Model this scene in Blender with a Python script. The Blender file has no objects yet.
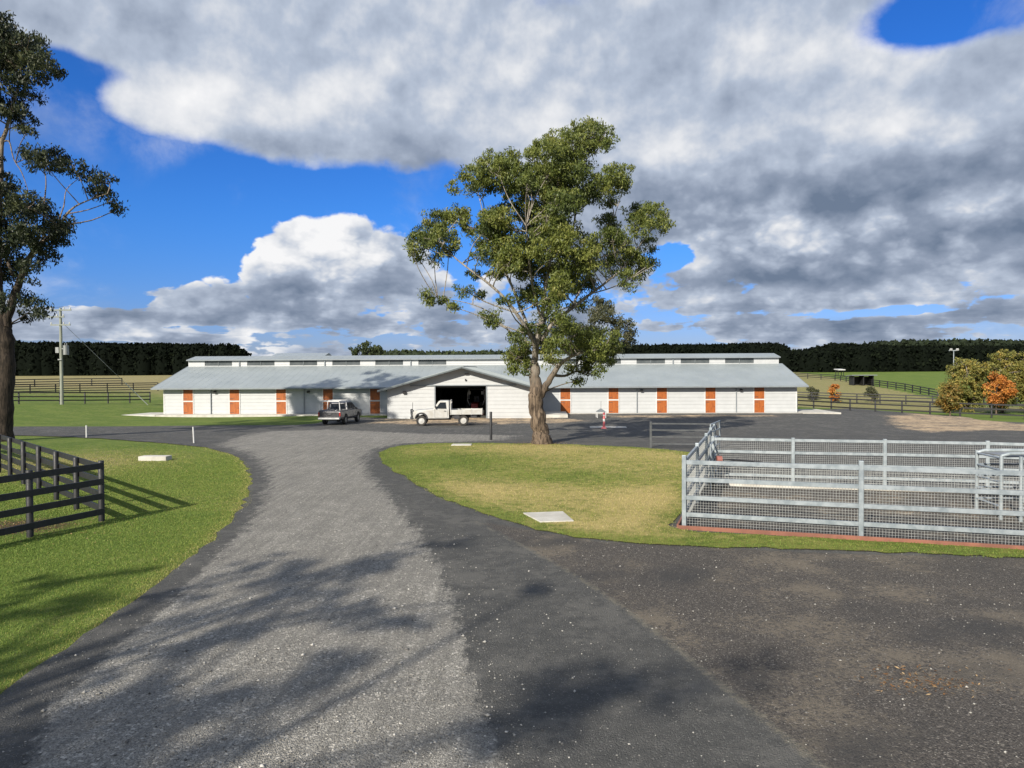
import bpy, bmesh, math, random
import numpy as np
from mathutils import Vector, Matrix, geometry

S = bpy.context.scene
COL = S.collection
R = math.radians

# ------------------------------------------------------------------ camera
CAM = Vector((0.0, 0.0, 3.8))
PITCH, ROLL, FPX = 0.0189, 0.0049, 740.0
fwd = Vector((0, math.cos(PITCH), -math.sin(PITCH)))
up0 = Vector((0, math.sin(PITCH), math.cos(PITCH)))
rt0 = Vector((1, 0, 0))
rt = rt0 * math.cos(ROLL) - up0 * math.sin(ROLL)
up = up0 * math.cos(ROLL) + rt0 * math.sin(ROLL)
cd = bpy.data.cameras.new('camera')
cam = bpy.data.objects.new('camera', cd)
COL.objects.link(cam)
M3 = Matrix((rt, up, -fwd)).transposed()
cam.matrix_world = Matrix.Translation(CAM) @ M3.to_4x4()
cd.sensor_width = 36.0
cd.lens = FPX / 1024 * 36.0
cd.clip_start = 0.05
cd.clip_end = 8000
S.camera = cam

# ------------------------------------------------------------------ sun and exposure
SUN_AZ = R(29.5)      # shadows fall away from the camera and to the right
SUN_EL = R(29.0)
sd = bpy.data.lights.new('sun', 'SUN')
sd.energy = 5.0
sd.angle = R(0.53)
sd.color = (1.0, 0.925, 0.80)
sun = bpy.data.objects.new('sun', sd)
COL.objects.link(sun)
ldir = Vector((math.sin(SUN_AZ) * math.cos(SUN_EL), math.cos(SUN_AZ) * math.cos(SUN_EL), -math.sin(SUN_EL)))
sun.rotation_euler = ldir.to_track_quat('-Z', 'Y').to_euler()
S.view_settings.view_transform = 'Standard'
S.view_settings.look = 'None'
S.view_settings.gamma = 1
S.view_settings.exposure = 0.45
try:
    S.view_settings.use_curve_mapping = False
except Exception:
    pass
S.cycles.max_bounces = 6
S.cycles.transparent_max_bounces = 4


def raydir(px, py):
    return (fwd * FPX + rt * (px - 512) + up * (384 - py)).normalized()


# ------------------------------------------------------------------ world: sky with clouds
class NG:
    """tiny expression builder for shader node trees"""
    def __init__(self, nt):
        self.nt = nt

    def put(self, sock, v):
        if isinstance(v, bpy.types.NodeSocket):
            self.nt.links.new(v, sock)
        elif v is not None:
            sock.default_value = v

    def m(self, op, a, b=None, c=None, clamp=False):
        n = self.nt.nodes.new('ShaderNodeMath')
        n.operation = op
        n.use_clamp = clamp
        for s, v in zip(n.inputs, (a, b, c)):
            self.put(s, v)
        return n.outputs[0]

    def add(self, *a):
        r = a[0]
        for x in a[1:]:
            r = self.m('ADD', r, x)
        return r

    def sub(self, a, b): return self.m('SUBTRACT', a, b)
    def mul(self, a, b): return self.m('MULTIPLY', a, b)
    def div(self, a, b): return self.m('DIVIDE', a, b)

    def node(self, t, **kw):
        n = self.nt.nodes.new(t)
        for k, v in kw.items():
            setattr(n, k, v)
        return n

    def noise(self, vec, scale, detail=4, rough=0.5, dist=0.0, lac=2.0, w=None):
        n = self.node('ShaderNodeTexNoise')
        if w is not None:
            n.noise_dimensions = '4D'
            n.inputs['W'].default_value = w
        self.put(n.inputs['Vector'], vec)
        n.inputs['Scale'].default_value = scale
        n.inputs['Detail'].default_value = detail
        n.inputs['Roughness'].default_value = rough
        n.inputs['Lacunarity'].default_value = lac
        n.inputs['Distortion'].default_value = dist
        return n.outputs[0]

    def ss(self, v, lo, hi, a=0.0, b=1.0):
        n = self.node('ShaderNodeMapRange', interpolation_type='SMOOTHSTEP')
        self.put(n.inputs[0], v)
        for i, x in enumerate((lo, hi, a, b)):
            self.put(n.inputs[i + 1], x)
        return n.outputs[0]

    def mix(self, f, a, b, blend='MIX'):
        n = self.node('ShaderNodeMix', data_type='RGBA', blend_type=blend)
        self.put(n.inputs[0], f)
        for s, v in ((n.inputs[6], a), (n.inputs[7], b)):
            if isinstance(v, (tuple, list)):
                v = (v[0], v[1], v[2], 1)
            self.put(s, v)
        return n.outputs[2]

    def xyz(self, x, y, z):
        n = self.node('ShaderNodeCombineXYZ')
        for s, v in zip(n.inputs, (x, y, z)):
            self.put(s, v)
        return n.outputs[0]


W = bpy.data.worlds.new('World')
S.world = W
W.use_nodes = True
wt = W.node_tree
wt.nodes.clear()
g = NG(wt)
tc = g.node('ShaderNodeTexCoord').outputs['Generated']
sp = g.node('ShaderNodeSeparateXYZ')
wt.links.new(tc, sp.inputs[0])
dx, dy, dz = sp.outputs
sky = g.node('ShaderNodeTexSky', sky_type='NISHITA')
sky.sun_disc = False
sky.sun_elevation = SUN_EL
sky.sun_rotation = math.pi + SUN_AZ
sky.altitude = 300
sky.air_density = 1.0
sky.dust_density = 0.3
sky.ozone_density = 2.0
az = g.m('ARCTAN2', dx, dy)
el = g.m('ARCSINE', dz)


def ae(px, py):
    d = raydir(px, py)
    return math.atan2(d.x, d.y), math.asin(d.z)


def blob(px, py, rx, ry, amp, rot=0.0):
    """a soft elliptical swelling of the cloud cover round one direction of the sky"""
    a0, e0 = ae(px, py)
    A = g.sub(az, a0)
    E = g.sub(el, e0)
    if rot:
        c, s = math.cos(rot), math.sin(rot)
        A, E = g.add(g.mul(A, c), g.mul(E, s)), g.sub(g.mul(E, c), g.mul(A, s))
    A = g.mul(A, FPX / rx)
    E = g.mul(E, FPX / ry)
    q = g.add(g.mul(A, A), g.mul(E, E))
    return g.mul(g.m('EXPONENT', g.mul(q, -1.0)), amp)


elc = g.m('MAXIMUM', el, 0.0)


def cvec(dup=0.0, daz=0.0):
    """cloud layer coordinates of a direction: flattened toward the horizon, rounder overhead"""
    e_ = g.add(elc, dup)
    return g.xyz(g.mul(g.add(az, daz), 1.45), g.mul(g.m('LOGARITHM', g.add(e_, 0.36), math.e), 1.15), 0.0)


def puffs(vec, scale, detail=3.0, rough=.5):
    n = g.node('ShaderNodeTexVoronoi', voronoi_dimensions='2D', feature='SMOOTH_F1')
    wn = g.node('ShaderNodeTexNoise')
    g.put(wn.inputs['Vector'], vec)
    wn.inputs['Scale'].default_value = scale * 1.3
    wn.inputs['Detail'].default_value = 4
    va = g.node('ShaderNodeVectorMath', operation='MULTIPLY_ADD')
    g.put(va.inputs[0], wn.outputs[1])
    va.inputs[1].default_value = (.55 / scale,) * 3
    g.put(va.inputs[2], vec)
    g.put(n.inputs['Vector'], va.outputs[0])
    n.inputs['Scale'].default_value = scale
    n.inputs['Detail'].default_value = detail
    n.inputs['Roughness'].default_value = rough
    n.inputs['Smoothness'].default_value = .35
    return g.sub(0.62, n.outputs['Distance'])      # about -0.3 .. 0.6


P = cvec()
PU = cvec(0.020, -0.010)
big = g.noise(P, 2.0, 4, 0.5, 0.0)
fine = g.noise(P, 6.0, 10, 0.60, 0.15)
tex = g.noise(P, 3.4, 9, 0.55, 0.0, w=4.0)
tex_u = g.noise(PU, 3.4, 5, 0.55, 0.0, w=4.0)
pf2 = puffs(P, 6.0, 3.0, .6)
pf = puffs(P, 13.0, 3.0, .55)
cover = [
    blob(150, 105, 75, 26, 0.55, -0.1), blob(300, 110, 170, 48, 0.50), blob(480, 60, 280, 80, 0.50), blob(250, 2, 330, 44, 0.55),
    blob(330, 246, 78, 38, 0.95), blob(262, 262, 40, 14, 0.45), blob(300, 298, 130, 20, 0.35), blob(395, 262, 40, 30, .35),
    blob(850, 130, 330, 105, 0.72), blob(740, 250, 110, 34, 0.34), blob(900, 240, 160, 40, .22), blob(620, 130, 170, 60, 0.40), blob(560, 250, 60, 50, .25),
    blob(80, 316, 260, 20, 0.42), blob(500, 334, 900, 30, 0.36), blob(900, 285, 300, 50, 0.27), blob(160, 285, 70, 9, .25),
    blob(230, 190, 230, 26, -0.80), blob(50, 205, 130, 55, -0.80), blob(60, 95, 46, 34, -0.60), blob(100, 72, 50, 12, -0.45), blob(150, 250, 70, 22, -0.80),
    blob(945, 14, 62, 22, -1.1), blob(90, 300, 60, 7, -.35), blob(560, 300, 60, 8, -.5), blob(880, 312, 70, 6, -.45), blob(690, 318, 60, 6, -.4), blob(670, 255, 26, 12, -.55), blob(190, 330, 80, 5, -.35), blob(470, 190, 50, 22, -0.35), blob(440, 205, 30, 12, .25), blob(480, 235, 50, 22, -.35), blob(700, 262, 36, 12, -.15),
    blob(540, 3, 60, 14, -.35), blob(30, 4, 130, 34, 0.75), blob(230, 300, 30, 10, -.25), blob(60, 120, 30, 20, .15),
]
cb = g.add(*cover)
soft_up = g.ss(el, 0.14, 0.32)                       # the high deck is soft, the low heaps are crisp
dens = g.add(g.mul(g.sub(big, 0.5), 0.70), g.mul(g.sub(fine, 0.5), 0.95), g.mul(g.sub(pf, 0.25), g.sub(0.36, g.mul(soft_up, .30))), cb, 0.02)
dens = g.add(dens, g.ss(dy, 0.0, 0.7, 0.42, -0.04), g.ss(el, 0.50, 0.75, 0.0, 0.45))  # cloud cover added in the unseen sky behind and overhead, for neutral ambient light
lowe = g.ss(el, 0.13, 0.04)
strat = g.noise(g.xyz(g.mul(az, 2.6), g.mul(el, 19.0), 0.0), 1.9, 8, 0.62, 0.3)
dens = g.add(dens, g.mul(g.mul(g.sub(strat, 0.52), 2.4), lowe))
edge_w = g.add(0.13, g.mul(soft_up, 0.30))
mask = g.ss(g.m('DIVIDE', dens, edge_w, clamp=True), 0.0, 1.0)
wisp = g.mul(g.ss(g.noise(P, 3.0, 8, .62, .6, w=2.0), .50, .78), .50)
mask = g.m('MAXIMUM', mask, g.mul(wisp, g.ss(cb, -1.6, -.2)))
bright = [
    blob(325, 242, 92, 40, 0.78), blob(255, 258, 40, 12, .30), blob(340, 291, 110, 9, -0.30), blob(150, 100, 90, 28, 0.28), blob(290, 98, 120, 30, 0.14),
    blob(900, 125, 100, 24, 0.26), blob(760, 236, 95, 20, 0.40), blob(830, 226, 50, 14, 0.22), blob(960, 296, 90, 10, .20), blob(700, 300, 70, 9, .16), blob(1000, 195, 50, 18, 0.36), blob(450, 40, 100, 40, .08),
    blob(560, 150, 130, 30, 0.10), blob(880, 40, 100, 30, .12), blob(670, 160, 50, 20, .18), blob(640, 280, 60, 12, .14), blob(930, 262, 90, 12, .16),
    blob(650, 80, 260, 46, 0.04), blob(850, 188, 170, 18, -0.16), blob(620, 195, 60, 16, -.12), blob(330, 145, 170, 14, -.10),
    blob(180, 322, 200, 8, -0.06), blob(800, 276, 120, 10, -.20), blob(100, 290, 90, 8, .14), blob(990, 232, 60, 10, -.18),
]
edge_l = g.mul(g.ss(g.m('DIVIDE', dens, 1.0, clamp=True), 0.0, 0.42, 0.34, 0.0), g.sub(1.0, g.mul(soft_up, .70)))
crisp = g.sub(1.0, g.mul(soft_up, .86))
rel = g.add(g.mul(g.sub(tex, .5), g.add(.55, g.mul(crisp, .45))), g.mul(g.mul(g.sub(pf, .25), crisp), .42), g.mul(g.sub(tex, tex_u), 1.6), g.mul(g.mul(g.sub(pf2, .25), crisp), .38),
            g.mul(g.sub(big, .5), .35), g.mul(g.mul(g.sub(strat, .5), 1.0), lowe))
lit = g.add(0.60, g.mul(g.ss(el, .28, .06), .10), rel, edge_l, *bright)
rp = g.node('ShaderNodeValToRGB')
cr = rp.color_ramp
cr.elements[0].position = 0.0
cr.elements[0].color = (0.15, 0.20, 0.29, 1)
cr.elements[1].position = 1.0
cr.elements[1].color = (0.90, 0.90, 0.91, 1)
for p, c in ((0.35, (0.28, 0.335, 0.44)), (0.60, (0.45, 0.515, 0.63)), (0.82, (0.74, 0.76, 0.80))):
    e = cr.elements.new(p)
    e.color = (*c, 1)
wt.links.new(g.m('ADD', lit, 0.0, clamp=True), rp.inputs[0])
hs = g.node('ShaderNodeHueSaturation')
hs.inputs['Saturation'].default_value = 1.28
hs.inputs['Value'].default_value = 0.92
wt.links.new(sky.outputs[0], hs.inputs['Color'])
SKY_STR = 0.085
cloud = g.mix(1.0, rp.outputs[0], (0.76 / SKY_STR,) * 3, 'MULTIPLY')
tint = g.mix(g.ss(el, 0.0, 0.22), (0.42, 0.50, 0.98), (0.39, 0.75, 1.33))
blue = g.mix(1.0, hs.outputs[0], tint, 'MULTIPLY')
final = g.mix(mask, blue, cloud)
bg = g.node('ShaderNodeBackground')
wt.links.new(final, bg.inputs[0])
bg.inputs[1].default_value = SKY_STR
wo = g.node('ShaderNodeOutputWorld')
wt.links.new(bg.outputs[0], wo.inputs[0])

# ------------------------------------------------------------------ terrain height
CP = np.array([
    (-20, 0, 0), (0, 0, 0), (20, 0, 0), (-15, 20, 0), (0, 20, 0), (15, 20, 0), (0, -45, 0), (-45, -45, 0), (45, -45, 0),
    (-70, 10, 0.3), (70, 10, -.5), (-12, 40, -.12), (2, 40, -.15), (30, 40, -.3), (-36, 45, 0.0), (-70, 50, .4),
    (0, 55, -.45), (-20, 55, -.42), (25, 55, -.5), (50, 55, -.9),
    (-36, 70, -.5), (-36, 92, -.5), (-18, 72, -.5), (0, 72, -.5), (0, 90, -.5), (28, 70, -.5), (30, 90, -.7), (-18, 92, -.5),
    (-47, 75, .35), (-62, 78, .5), (-70, 110, 1.0), (-110, 270, 2.6), (-30, 270, 3.6), (-60, 180, 2.2), (-150, 120, 1.2),
    (38, 72, -.75), (50, 86, -1.35), (75, 86, -1.45), (45, 110, -1.0), (66, 118, -1.0), (90, 118, -1.2),
    (75, 160, .3), (97, 250, 2.4), (50, 150, .6), (60, 220, 2.2), (150, 250, 2.2), (20, 170, 1.2), (130, 150, -.2), (0, 130, 0.2),
    (0, 300, 3.4), (-250, 300, 2.6), (250, 300, 2.4), (-300, 0, 1), (300, 0, -1), (0, -300, 0), (250, -200, 0), (-250, -200, 0),
], float)


def _phi(r2):
    return 0.5 * r2 * np.log(r2 + 1e-9)


def _fit():
    p = CP[:, :2] / 100.0
    n = len(p)
    d2 = ((p[:, None] - p[None]) ** 2).sum(-1)
    A = np.zeros((n + 3, n + 3))
    A[:n, :n] = _phi(d2) + np.eye(n) * 2e-4
    A[:n, n] = 1
    A[:n, n + 1:] = p
    A[n, :n] = 1
    A[n + 1:, :n] = p.T
    b = np.zeros(n + 3)
    b[:n] = CP[:, 2]
    return p, np.linalg.solve(A, b)


_cp, _cw = _fit()


def H(x, y):
    x = np.atleast_1d(np.asarray(x, float))
    y = np.atleast_1d(np.asarray(y, float))
    out = np.empty(len(x))
    for i in range(0, len(x), 20000):
        q = np.stack([x[i:i + 20000], y[i:i + 20000]], 1) / 100.0
        d2 = ((q[:, None] - _cp[None]) ** 2).sum(-1)
        out[i:i + 20000] = _phi(d2) @ _cw[:-3] + _cw[-3] + q @ _cw[-2:]
    r = np.hypot(x, y)
    t = np.clip((r - 230) / 90, 0, 1)
    t = t * t * (3 - 2 * t)
    near = np.clip((30 - r) / 12, 0, 1)
    near = near * near * (3 - 2 * near)
    out = out * (1 - near)
    return np.clip(out, -1.8, 4.0) * (1 - t) + 2.6 * t


def h(x, y):
    return float(H([x], [y])[0])


def ground(px, py):
    """where the ray through one image point meets the terrain"""
    d = raydir(px, py)
    lo = 2.0
    t = 2.0
    while t < 2500:
        p = CAM + d * t
        if p.z < h(p.x, p.y):
            break
        lo = t
        t *= 1.04
    hi = t
    for _ in range(18):
        mid_ = (lo + hi) / 2
        p = CAM + d * mid_
        if p.z < h(p.x, p.y):
            hi = mid_
        else:
            lo = mid_
    p = CAM + d * hi
    return p.x, p.y


def at_depth(px, py, dist):
    d = raydir(px, py)
    return CAM + d * (dist / d.y)


# ------------------------------------------------------------------ mesh helpers
class MB:
    """collects shapes and links them as one mesh object"""
    def __init__(self):
        self.v = []
        self.f = []

    def add(self, vs, fs):
        b = len(self.v)
        self.v += [tuple(p) for p in vs]
        self.f += [tuple(i + b for i in q) for q in fs]

    def box(self, c, s, rz=0.0, rx=0.0, ry=0.0):
        m = Matrix.Rotation(rz, 3, 'Z') @ Matrix.Rotation(ry, 3, 'Y') @ Matrix.Rotation(rx, 3, 'X')
        vs = []
        for sx in (-.5, .5):
            for sy in (-.5, .5):
                for sz in (-.5, .5):
                    vs.append(Vector(c) + m @ Vector((sx * s[0], sy * s[1], sz * s[2])))
        self.add(vs, [(0, 1, 3, 2), (4, 6, 7, 5), (0, 4, 5, 1), (2, 3, 7, 6), (0, 2, 6, 4), (1, 5, 7, 3)])

    def b2(self, x0, x1, y0, y1, z0, z1):
        self.box(((x0 + x1) / 2, (y0 + y1) / 2, (z0 + z1) / 2), (x1 - x0, y1 - y0, z1 - z0))

    def bar(self, a, b, w, hgt):
        """a rectangular bar from a to b; w across, hgt upright"""
        a, b = Vector(a), Vector(b)
        d = (b - a).normalized()
        s = d.cross(Vector((0, 0, 1)))
        s = s.normalized() if s.length > 1e-4 else Vector((1, 0, 0))
        u = s.cross(d).normalized()
        vs = []
        for p in (a, b):
            for i, j in ((-1, -1), (1, -1), (1, 1), (-1, 1)):
                vs.append(p + s * (i * w / 2) + u * (j * hgt / 2))
        self.add(vs, [(0, 3, 2, 1), (4, 5, 6, 7), (0, 1, 5, 4), (1, 2, 6, 5), (2, 3, 7, 6), (3, 0, 4, 7)])

    def tube(self, pts, rad, n=8, cap=True, wob=0.0, rng=None):
        pts = [Vector(p) for p in pts]
        if not isinstance(rad, (list, tuple)):
            rad = [rad] * len(pts)
        ref = None
        rings = []
        for i, p in enumerate(pts):
            d = (pts[min(i + 1, len(pts) - 1)] - pts[max(i - 1, 0)]).normalized()
            if ref is None:
                ref = d.orthogonal().normalized()
            ref = (ref - d * ref.dot(d)).normalized()
            s = d.cross(ref)
            ring = []
            for k in range(n):
                a = 2 * math.pi * k / n
                rr = rad[i] * (1 + (rng.uniform(-wob, wob) if rng else 0))
                ring.append(p + (ref * math.cos(a) + s * math.sin(a)) * rr)
            rings.append(ring)
        vs = [q for r_ in rings for q in r_]
        fs = []
        for i in range(len(pts) - 1):
            for k in range(n):
                k2 = (k + 1) % n
                fs.append((i * n + k, i * n + k2, (i + 1) * n + k2, (i + 1) * n + k))
        if cap:
            fs.append(tuple(range(n))[::-1])
            fs.append(tuple((len(pts) - 1) * n + k for k in range(n)))
        self.add(vs, fs)

    def prism(self, poly, axis, a, b, taper=None):
        """poly in the other two axes swept from a to b along axis; taper(i, side) -> shift of the vertex along the axis"""
        vs = []
        for side, t in ((0, a), (1, b)):
            for i, (p, q) in enumerate(poly):
                tt = t + (taper(i, side) if taper else 0)
                vs.append({'x': (tt, p, q), 'y': (p, tt, q), 'z': (p, q, tt)}[axis])
        n = len(poly)
        fs = [tuple(range(n)), tuple(range(2 * n - 1, n - 1, -1))]
        fs += [(i, i + n, (i + 1) % n + n, (i + 1) % n) for i in range(n)]
        self.add(vs, fs)

    def disc_ring(self, c, axis, r0, r1, w, n=20):
        """a tyre like ring round an axis ('x' or 'y')"""
        prof = [(r0, -w / 2), (r1 - .03, -w / 2), (r1, -w / 2 + .03), (r1, w / 2 - .03), (r1 - .03, w / 2), (r0, w / 2)]
        vs = []
        for k in range(n):
            a = 2 * math.pi * k / n
            for r, o in prof:
                u, v = r * math.cos(a), r * math.sin(a)
                p = (o, u, v) if axis == 'x' else (u, o, v)
                vs.append((c[0] + p[0], c[1] + p[1], c[2] + p[2]))
        m = len(prof)
        fs = [(k * m + j, k * m + (j + 1) % m, ((k + 1) % n) * m + (j + 1) % m, ((k + 1) % n) * m + j) for k in range(n) for j in range(m)]
        self.add(vs, fs)

    def each(self, name, mat, parent=None, **kw):
        """one object for every separate piece"""
        par = list(range(len(self.v)))

        def find(i):
            while par[i] != i:
                par[i] = par[par[i]]
                i = par[i]
            return i
        for f in self.f:
            for i in f[1:]:
                par[find(i)] = find(f[0])
        groups = {}
        for f in self.f:
            groups.setdefault(find(f[0]), []).append(f)
        out = []
        for fs in groups.values():
            ids = sorted({i for f in fs for i in f})
            mp_ = {i: k for k, i in enumerate(ids)}
            m_ = MB()
            m_.v = [self.v[i] for i in ids]
            m_.f = [tuple(mp_[i] for i in f) for f in fs]
            out.append(m_.build(name, mat, parent, **kw))
        return out

    def build(self, name, mat, parent=None, smooth=False, bevel=0.0, sharp=40):
        me = bpy.data.meshes.new(name)
        me.from_pydata([tuple(p) for p in self.v], [], self.f)
        bm = bmesh.new()
        bm.from_mesh(me)
        bmesh.ops.recalc_face_normals(bm, faces=bm.faces)
        bm.to_mesh(me)
        bm.free()
        return link(name, me, mat, parent, smooth, bevel, sharp)


def link(name, me, mat, parent=None, smooth=False, bevel=0.0, sharp=40):
    if mat is not None:
        me.materials.append(mat)
    o = bpy.data.objects.new(name, me)
    COL.objects.link(o)
    if parent is not None:
        o.parent = parent
    if smooth:
        for p in me.polygons:
            p.use_smooth = True
        try:
            me.set_sharp_from_angle(angle=R(sharp))
        except Exception:
            pass
    if bevel:
        b = o.modifiers.new('bevel', 'BEVEL')
        b.width = bevel
        b.segments = 2
        b.limit_method = 'ANGLE'
    return o


def raw(name, verts, faces, mat, parent=None, attrs=None, smooth=False):
    """fast mesh from numpy arrays; faces an (n, k) array"""
    me = bpy.data.meshes.new(name)
    verts = np.asarray(verts, np.float32)
    faces = np.asarray(faces, np.int32)
    nf, k = faces.shape
    me.vertices.add(len(verts))
    me.vertices.foreach_set('co', verts.ravel())
    me.loops.add(nf * k)
    me.loops.foreach_set('vertex_index', faces.ravel())
    me.polygons.add(nf)
    me.polygons.foreach_set('loop_start', np.arange(0, nf * k, k, dtype=np.int32))
    me.polygons.foreach_set('loop_total', np.full(nf, k, np.int32))
    if smooth:
        me.polygons.foreach_set('use_smooth', np.ones(nf, bool))
    me.update(calc_edges=True)
    for an, av in (attrs or {}).items():
        a = me.attributes.new(an, 'FLOAT', 'POINT')
        a.data.foreach_set('value', np.asarray(av, np.float32))
    me.materials.append(mat)
    o = bpy.data.objects.new(name, me)
    COL.objects.link(o)
    if parent is not None:
        o.parent = parent
    return o


def tag(o, label=None, cat=None, group=None, kind=None):
    if label:
        o['label'] = label
    if cat:
        o['category'] = cat
    if group:
        o['group'] = group
    if kind:
        o['kind'] = kind
    return o


def thing(name, label, cat, loc=(0, 0, 0), rz=0.0, group=None):
    o = bpy.data.objects.new(name, None)
    o.empty_display_size = 0.2
    COL.objects.link(o)
    o.location = loc
    o.rotation_euler = (0, 0, rz)
    return tag(o, label, cat, group)


def copy_tree(o, parent=None):
    c = o.copy()
    COL.objects.link(c)
    c.parent = parent
    for ch in list(o.children):
        copy_tree(ch, c)
    return c


# ------------------------------------------------------------------ materials
def attr(gx, name):
    n = gx.node('ShaderNodeAttribute')
    n.attribute_name = name
    return n.outputs['Fac']


def newmat(name):
    m = bpy.data.materials.new(name)
    m.use_nodes = True
    nt = m.node_tree
    b = nt.nodes['Principled BSDF']
    return m, NG(nt), b


def mat(name, c, rough=.6, c2=None, scale=3.0, bump=0.0, bscale=40.0, metal=0.0, spec=.5, mid=None, stretch=(1, 1, 1)):
    m, gx, b = newmat(name)
    tcn = gx.node('ShaderNodeTexCoord').outputs['Object']
    mp = gx.node('ShaderNodeMapping')
    mp.inputs['Scale'].default_value = stretch
    gx.nt.links.new(tcn, mp.inputs[0])
    vec = mp.outputs[0]
    if c2 is None:
        c2 = tuple(x * .82 for x in c)
    n1 = gx.noise(vec, scale, 5, .6)
    f = gx.ss(n1, .35, .65)
    col = gx.mix(f, c, c2)
    gx.put(b.inputs['Base Color'], col)
    b.inputs['Roughness'].default_value = rough
    b.inputs['Metallic'].default_value = metal
    b.inputs['Specular IOR Level'].default_value = spec
    rr = gx.ss(gx.noise(vec, scale * 3, 3, .6), .3, .7, max(0, rough - .08), min(1, rough + .08))
    gx.put(b.inputs['Roughness'], rr)
    if bump:
        bp = gx.node('ShaderNodeBump')
        bp.inputs['Strength'].default_value = bump
        bp.inputs['Distance'].default_value = .01
        gx.put(bp.inputs['Height'], gx.noise(vec, bscale, 4, .6))
        gx.put(b.inputs['Normal'], bp.outputs[0])
    return m

# ------------------------------------------------------------------ ground materials
def grass_mat(name, g1, g2, dry, gscale=1.0):
    m, gx, b = newmat(name)
    v = gx.node('ShaderNodeTexCoord').outputs['Object']
    a = attr(gx, 'dry')
    d = attr(gx, 'dirt')
    n1 = gx.noise(v, .35 * gscale, 5, .6)
    n2 = gx.noise(v, 3.5 * gscale, 6, .7)
    n3 = gx.noise(v, 30, 4, .7)
    n4 = gx.noise(v, 1.1 * gscale, 4, .6, w=3.0)
    col = gx.mix(gx.ss(gx.add(n1, gx.mul(gx.sub(n2, .5), 1.1)), .40, .60), g1, g2)
    f = gx.ss(gx.add(a, gx.mul(gx.sub(n4, .5), .9), gx.mul(gx.sub(n2, .5), 1.1), gx.mul(gx.sub(n3, .5), .5)), .25, .95)
    col = gx.mix(f, col, dry)
    col = gx.mix(gx.ss(gx.add(d, gx.mul(gx.sub(n2, .5), .8), gx.mul(gx.sub(n3, .5), .6)), .35, .65), col, (.10, .066, .042))
    col = gx.mix(gx.ss(n3, .3, .7, .0, .35), col, (.02, .03, .008))
    gx.put(b.inputs['Base Color'], col)
    b.inputs['Roughness'].default_value = .95
    b.inputs['Specular IOR Level'].default_value = .15
    bp = gx.node('ShaderNodeBump')
    bp.inputs['Strength'].default_value = .9
    bp.inputs['Distance'].default_value = .05
    gx.put(bp.inputs['Height'], gx.add(gx.noise(v, 14, 5, .75), gx.mul(n2, .8)))
    gx.put(b.inputs['Normal'], bp.outputs[0])
    return m


M = {}
M['paddock'] = grass_mat('paddock_grass', (.118, .178, .034), (.17, .225, .048), (.33, .28, .135))
M['lawn'] = grass_mat('lawn_grass', (.135, .175, .032), (.225, .24, .055), (.50, .40, .165))


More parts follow.
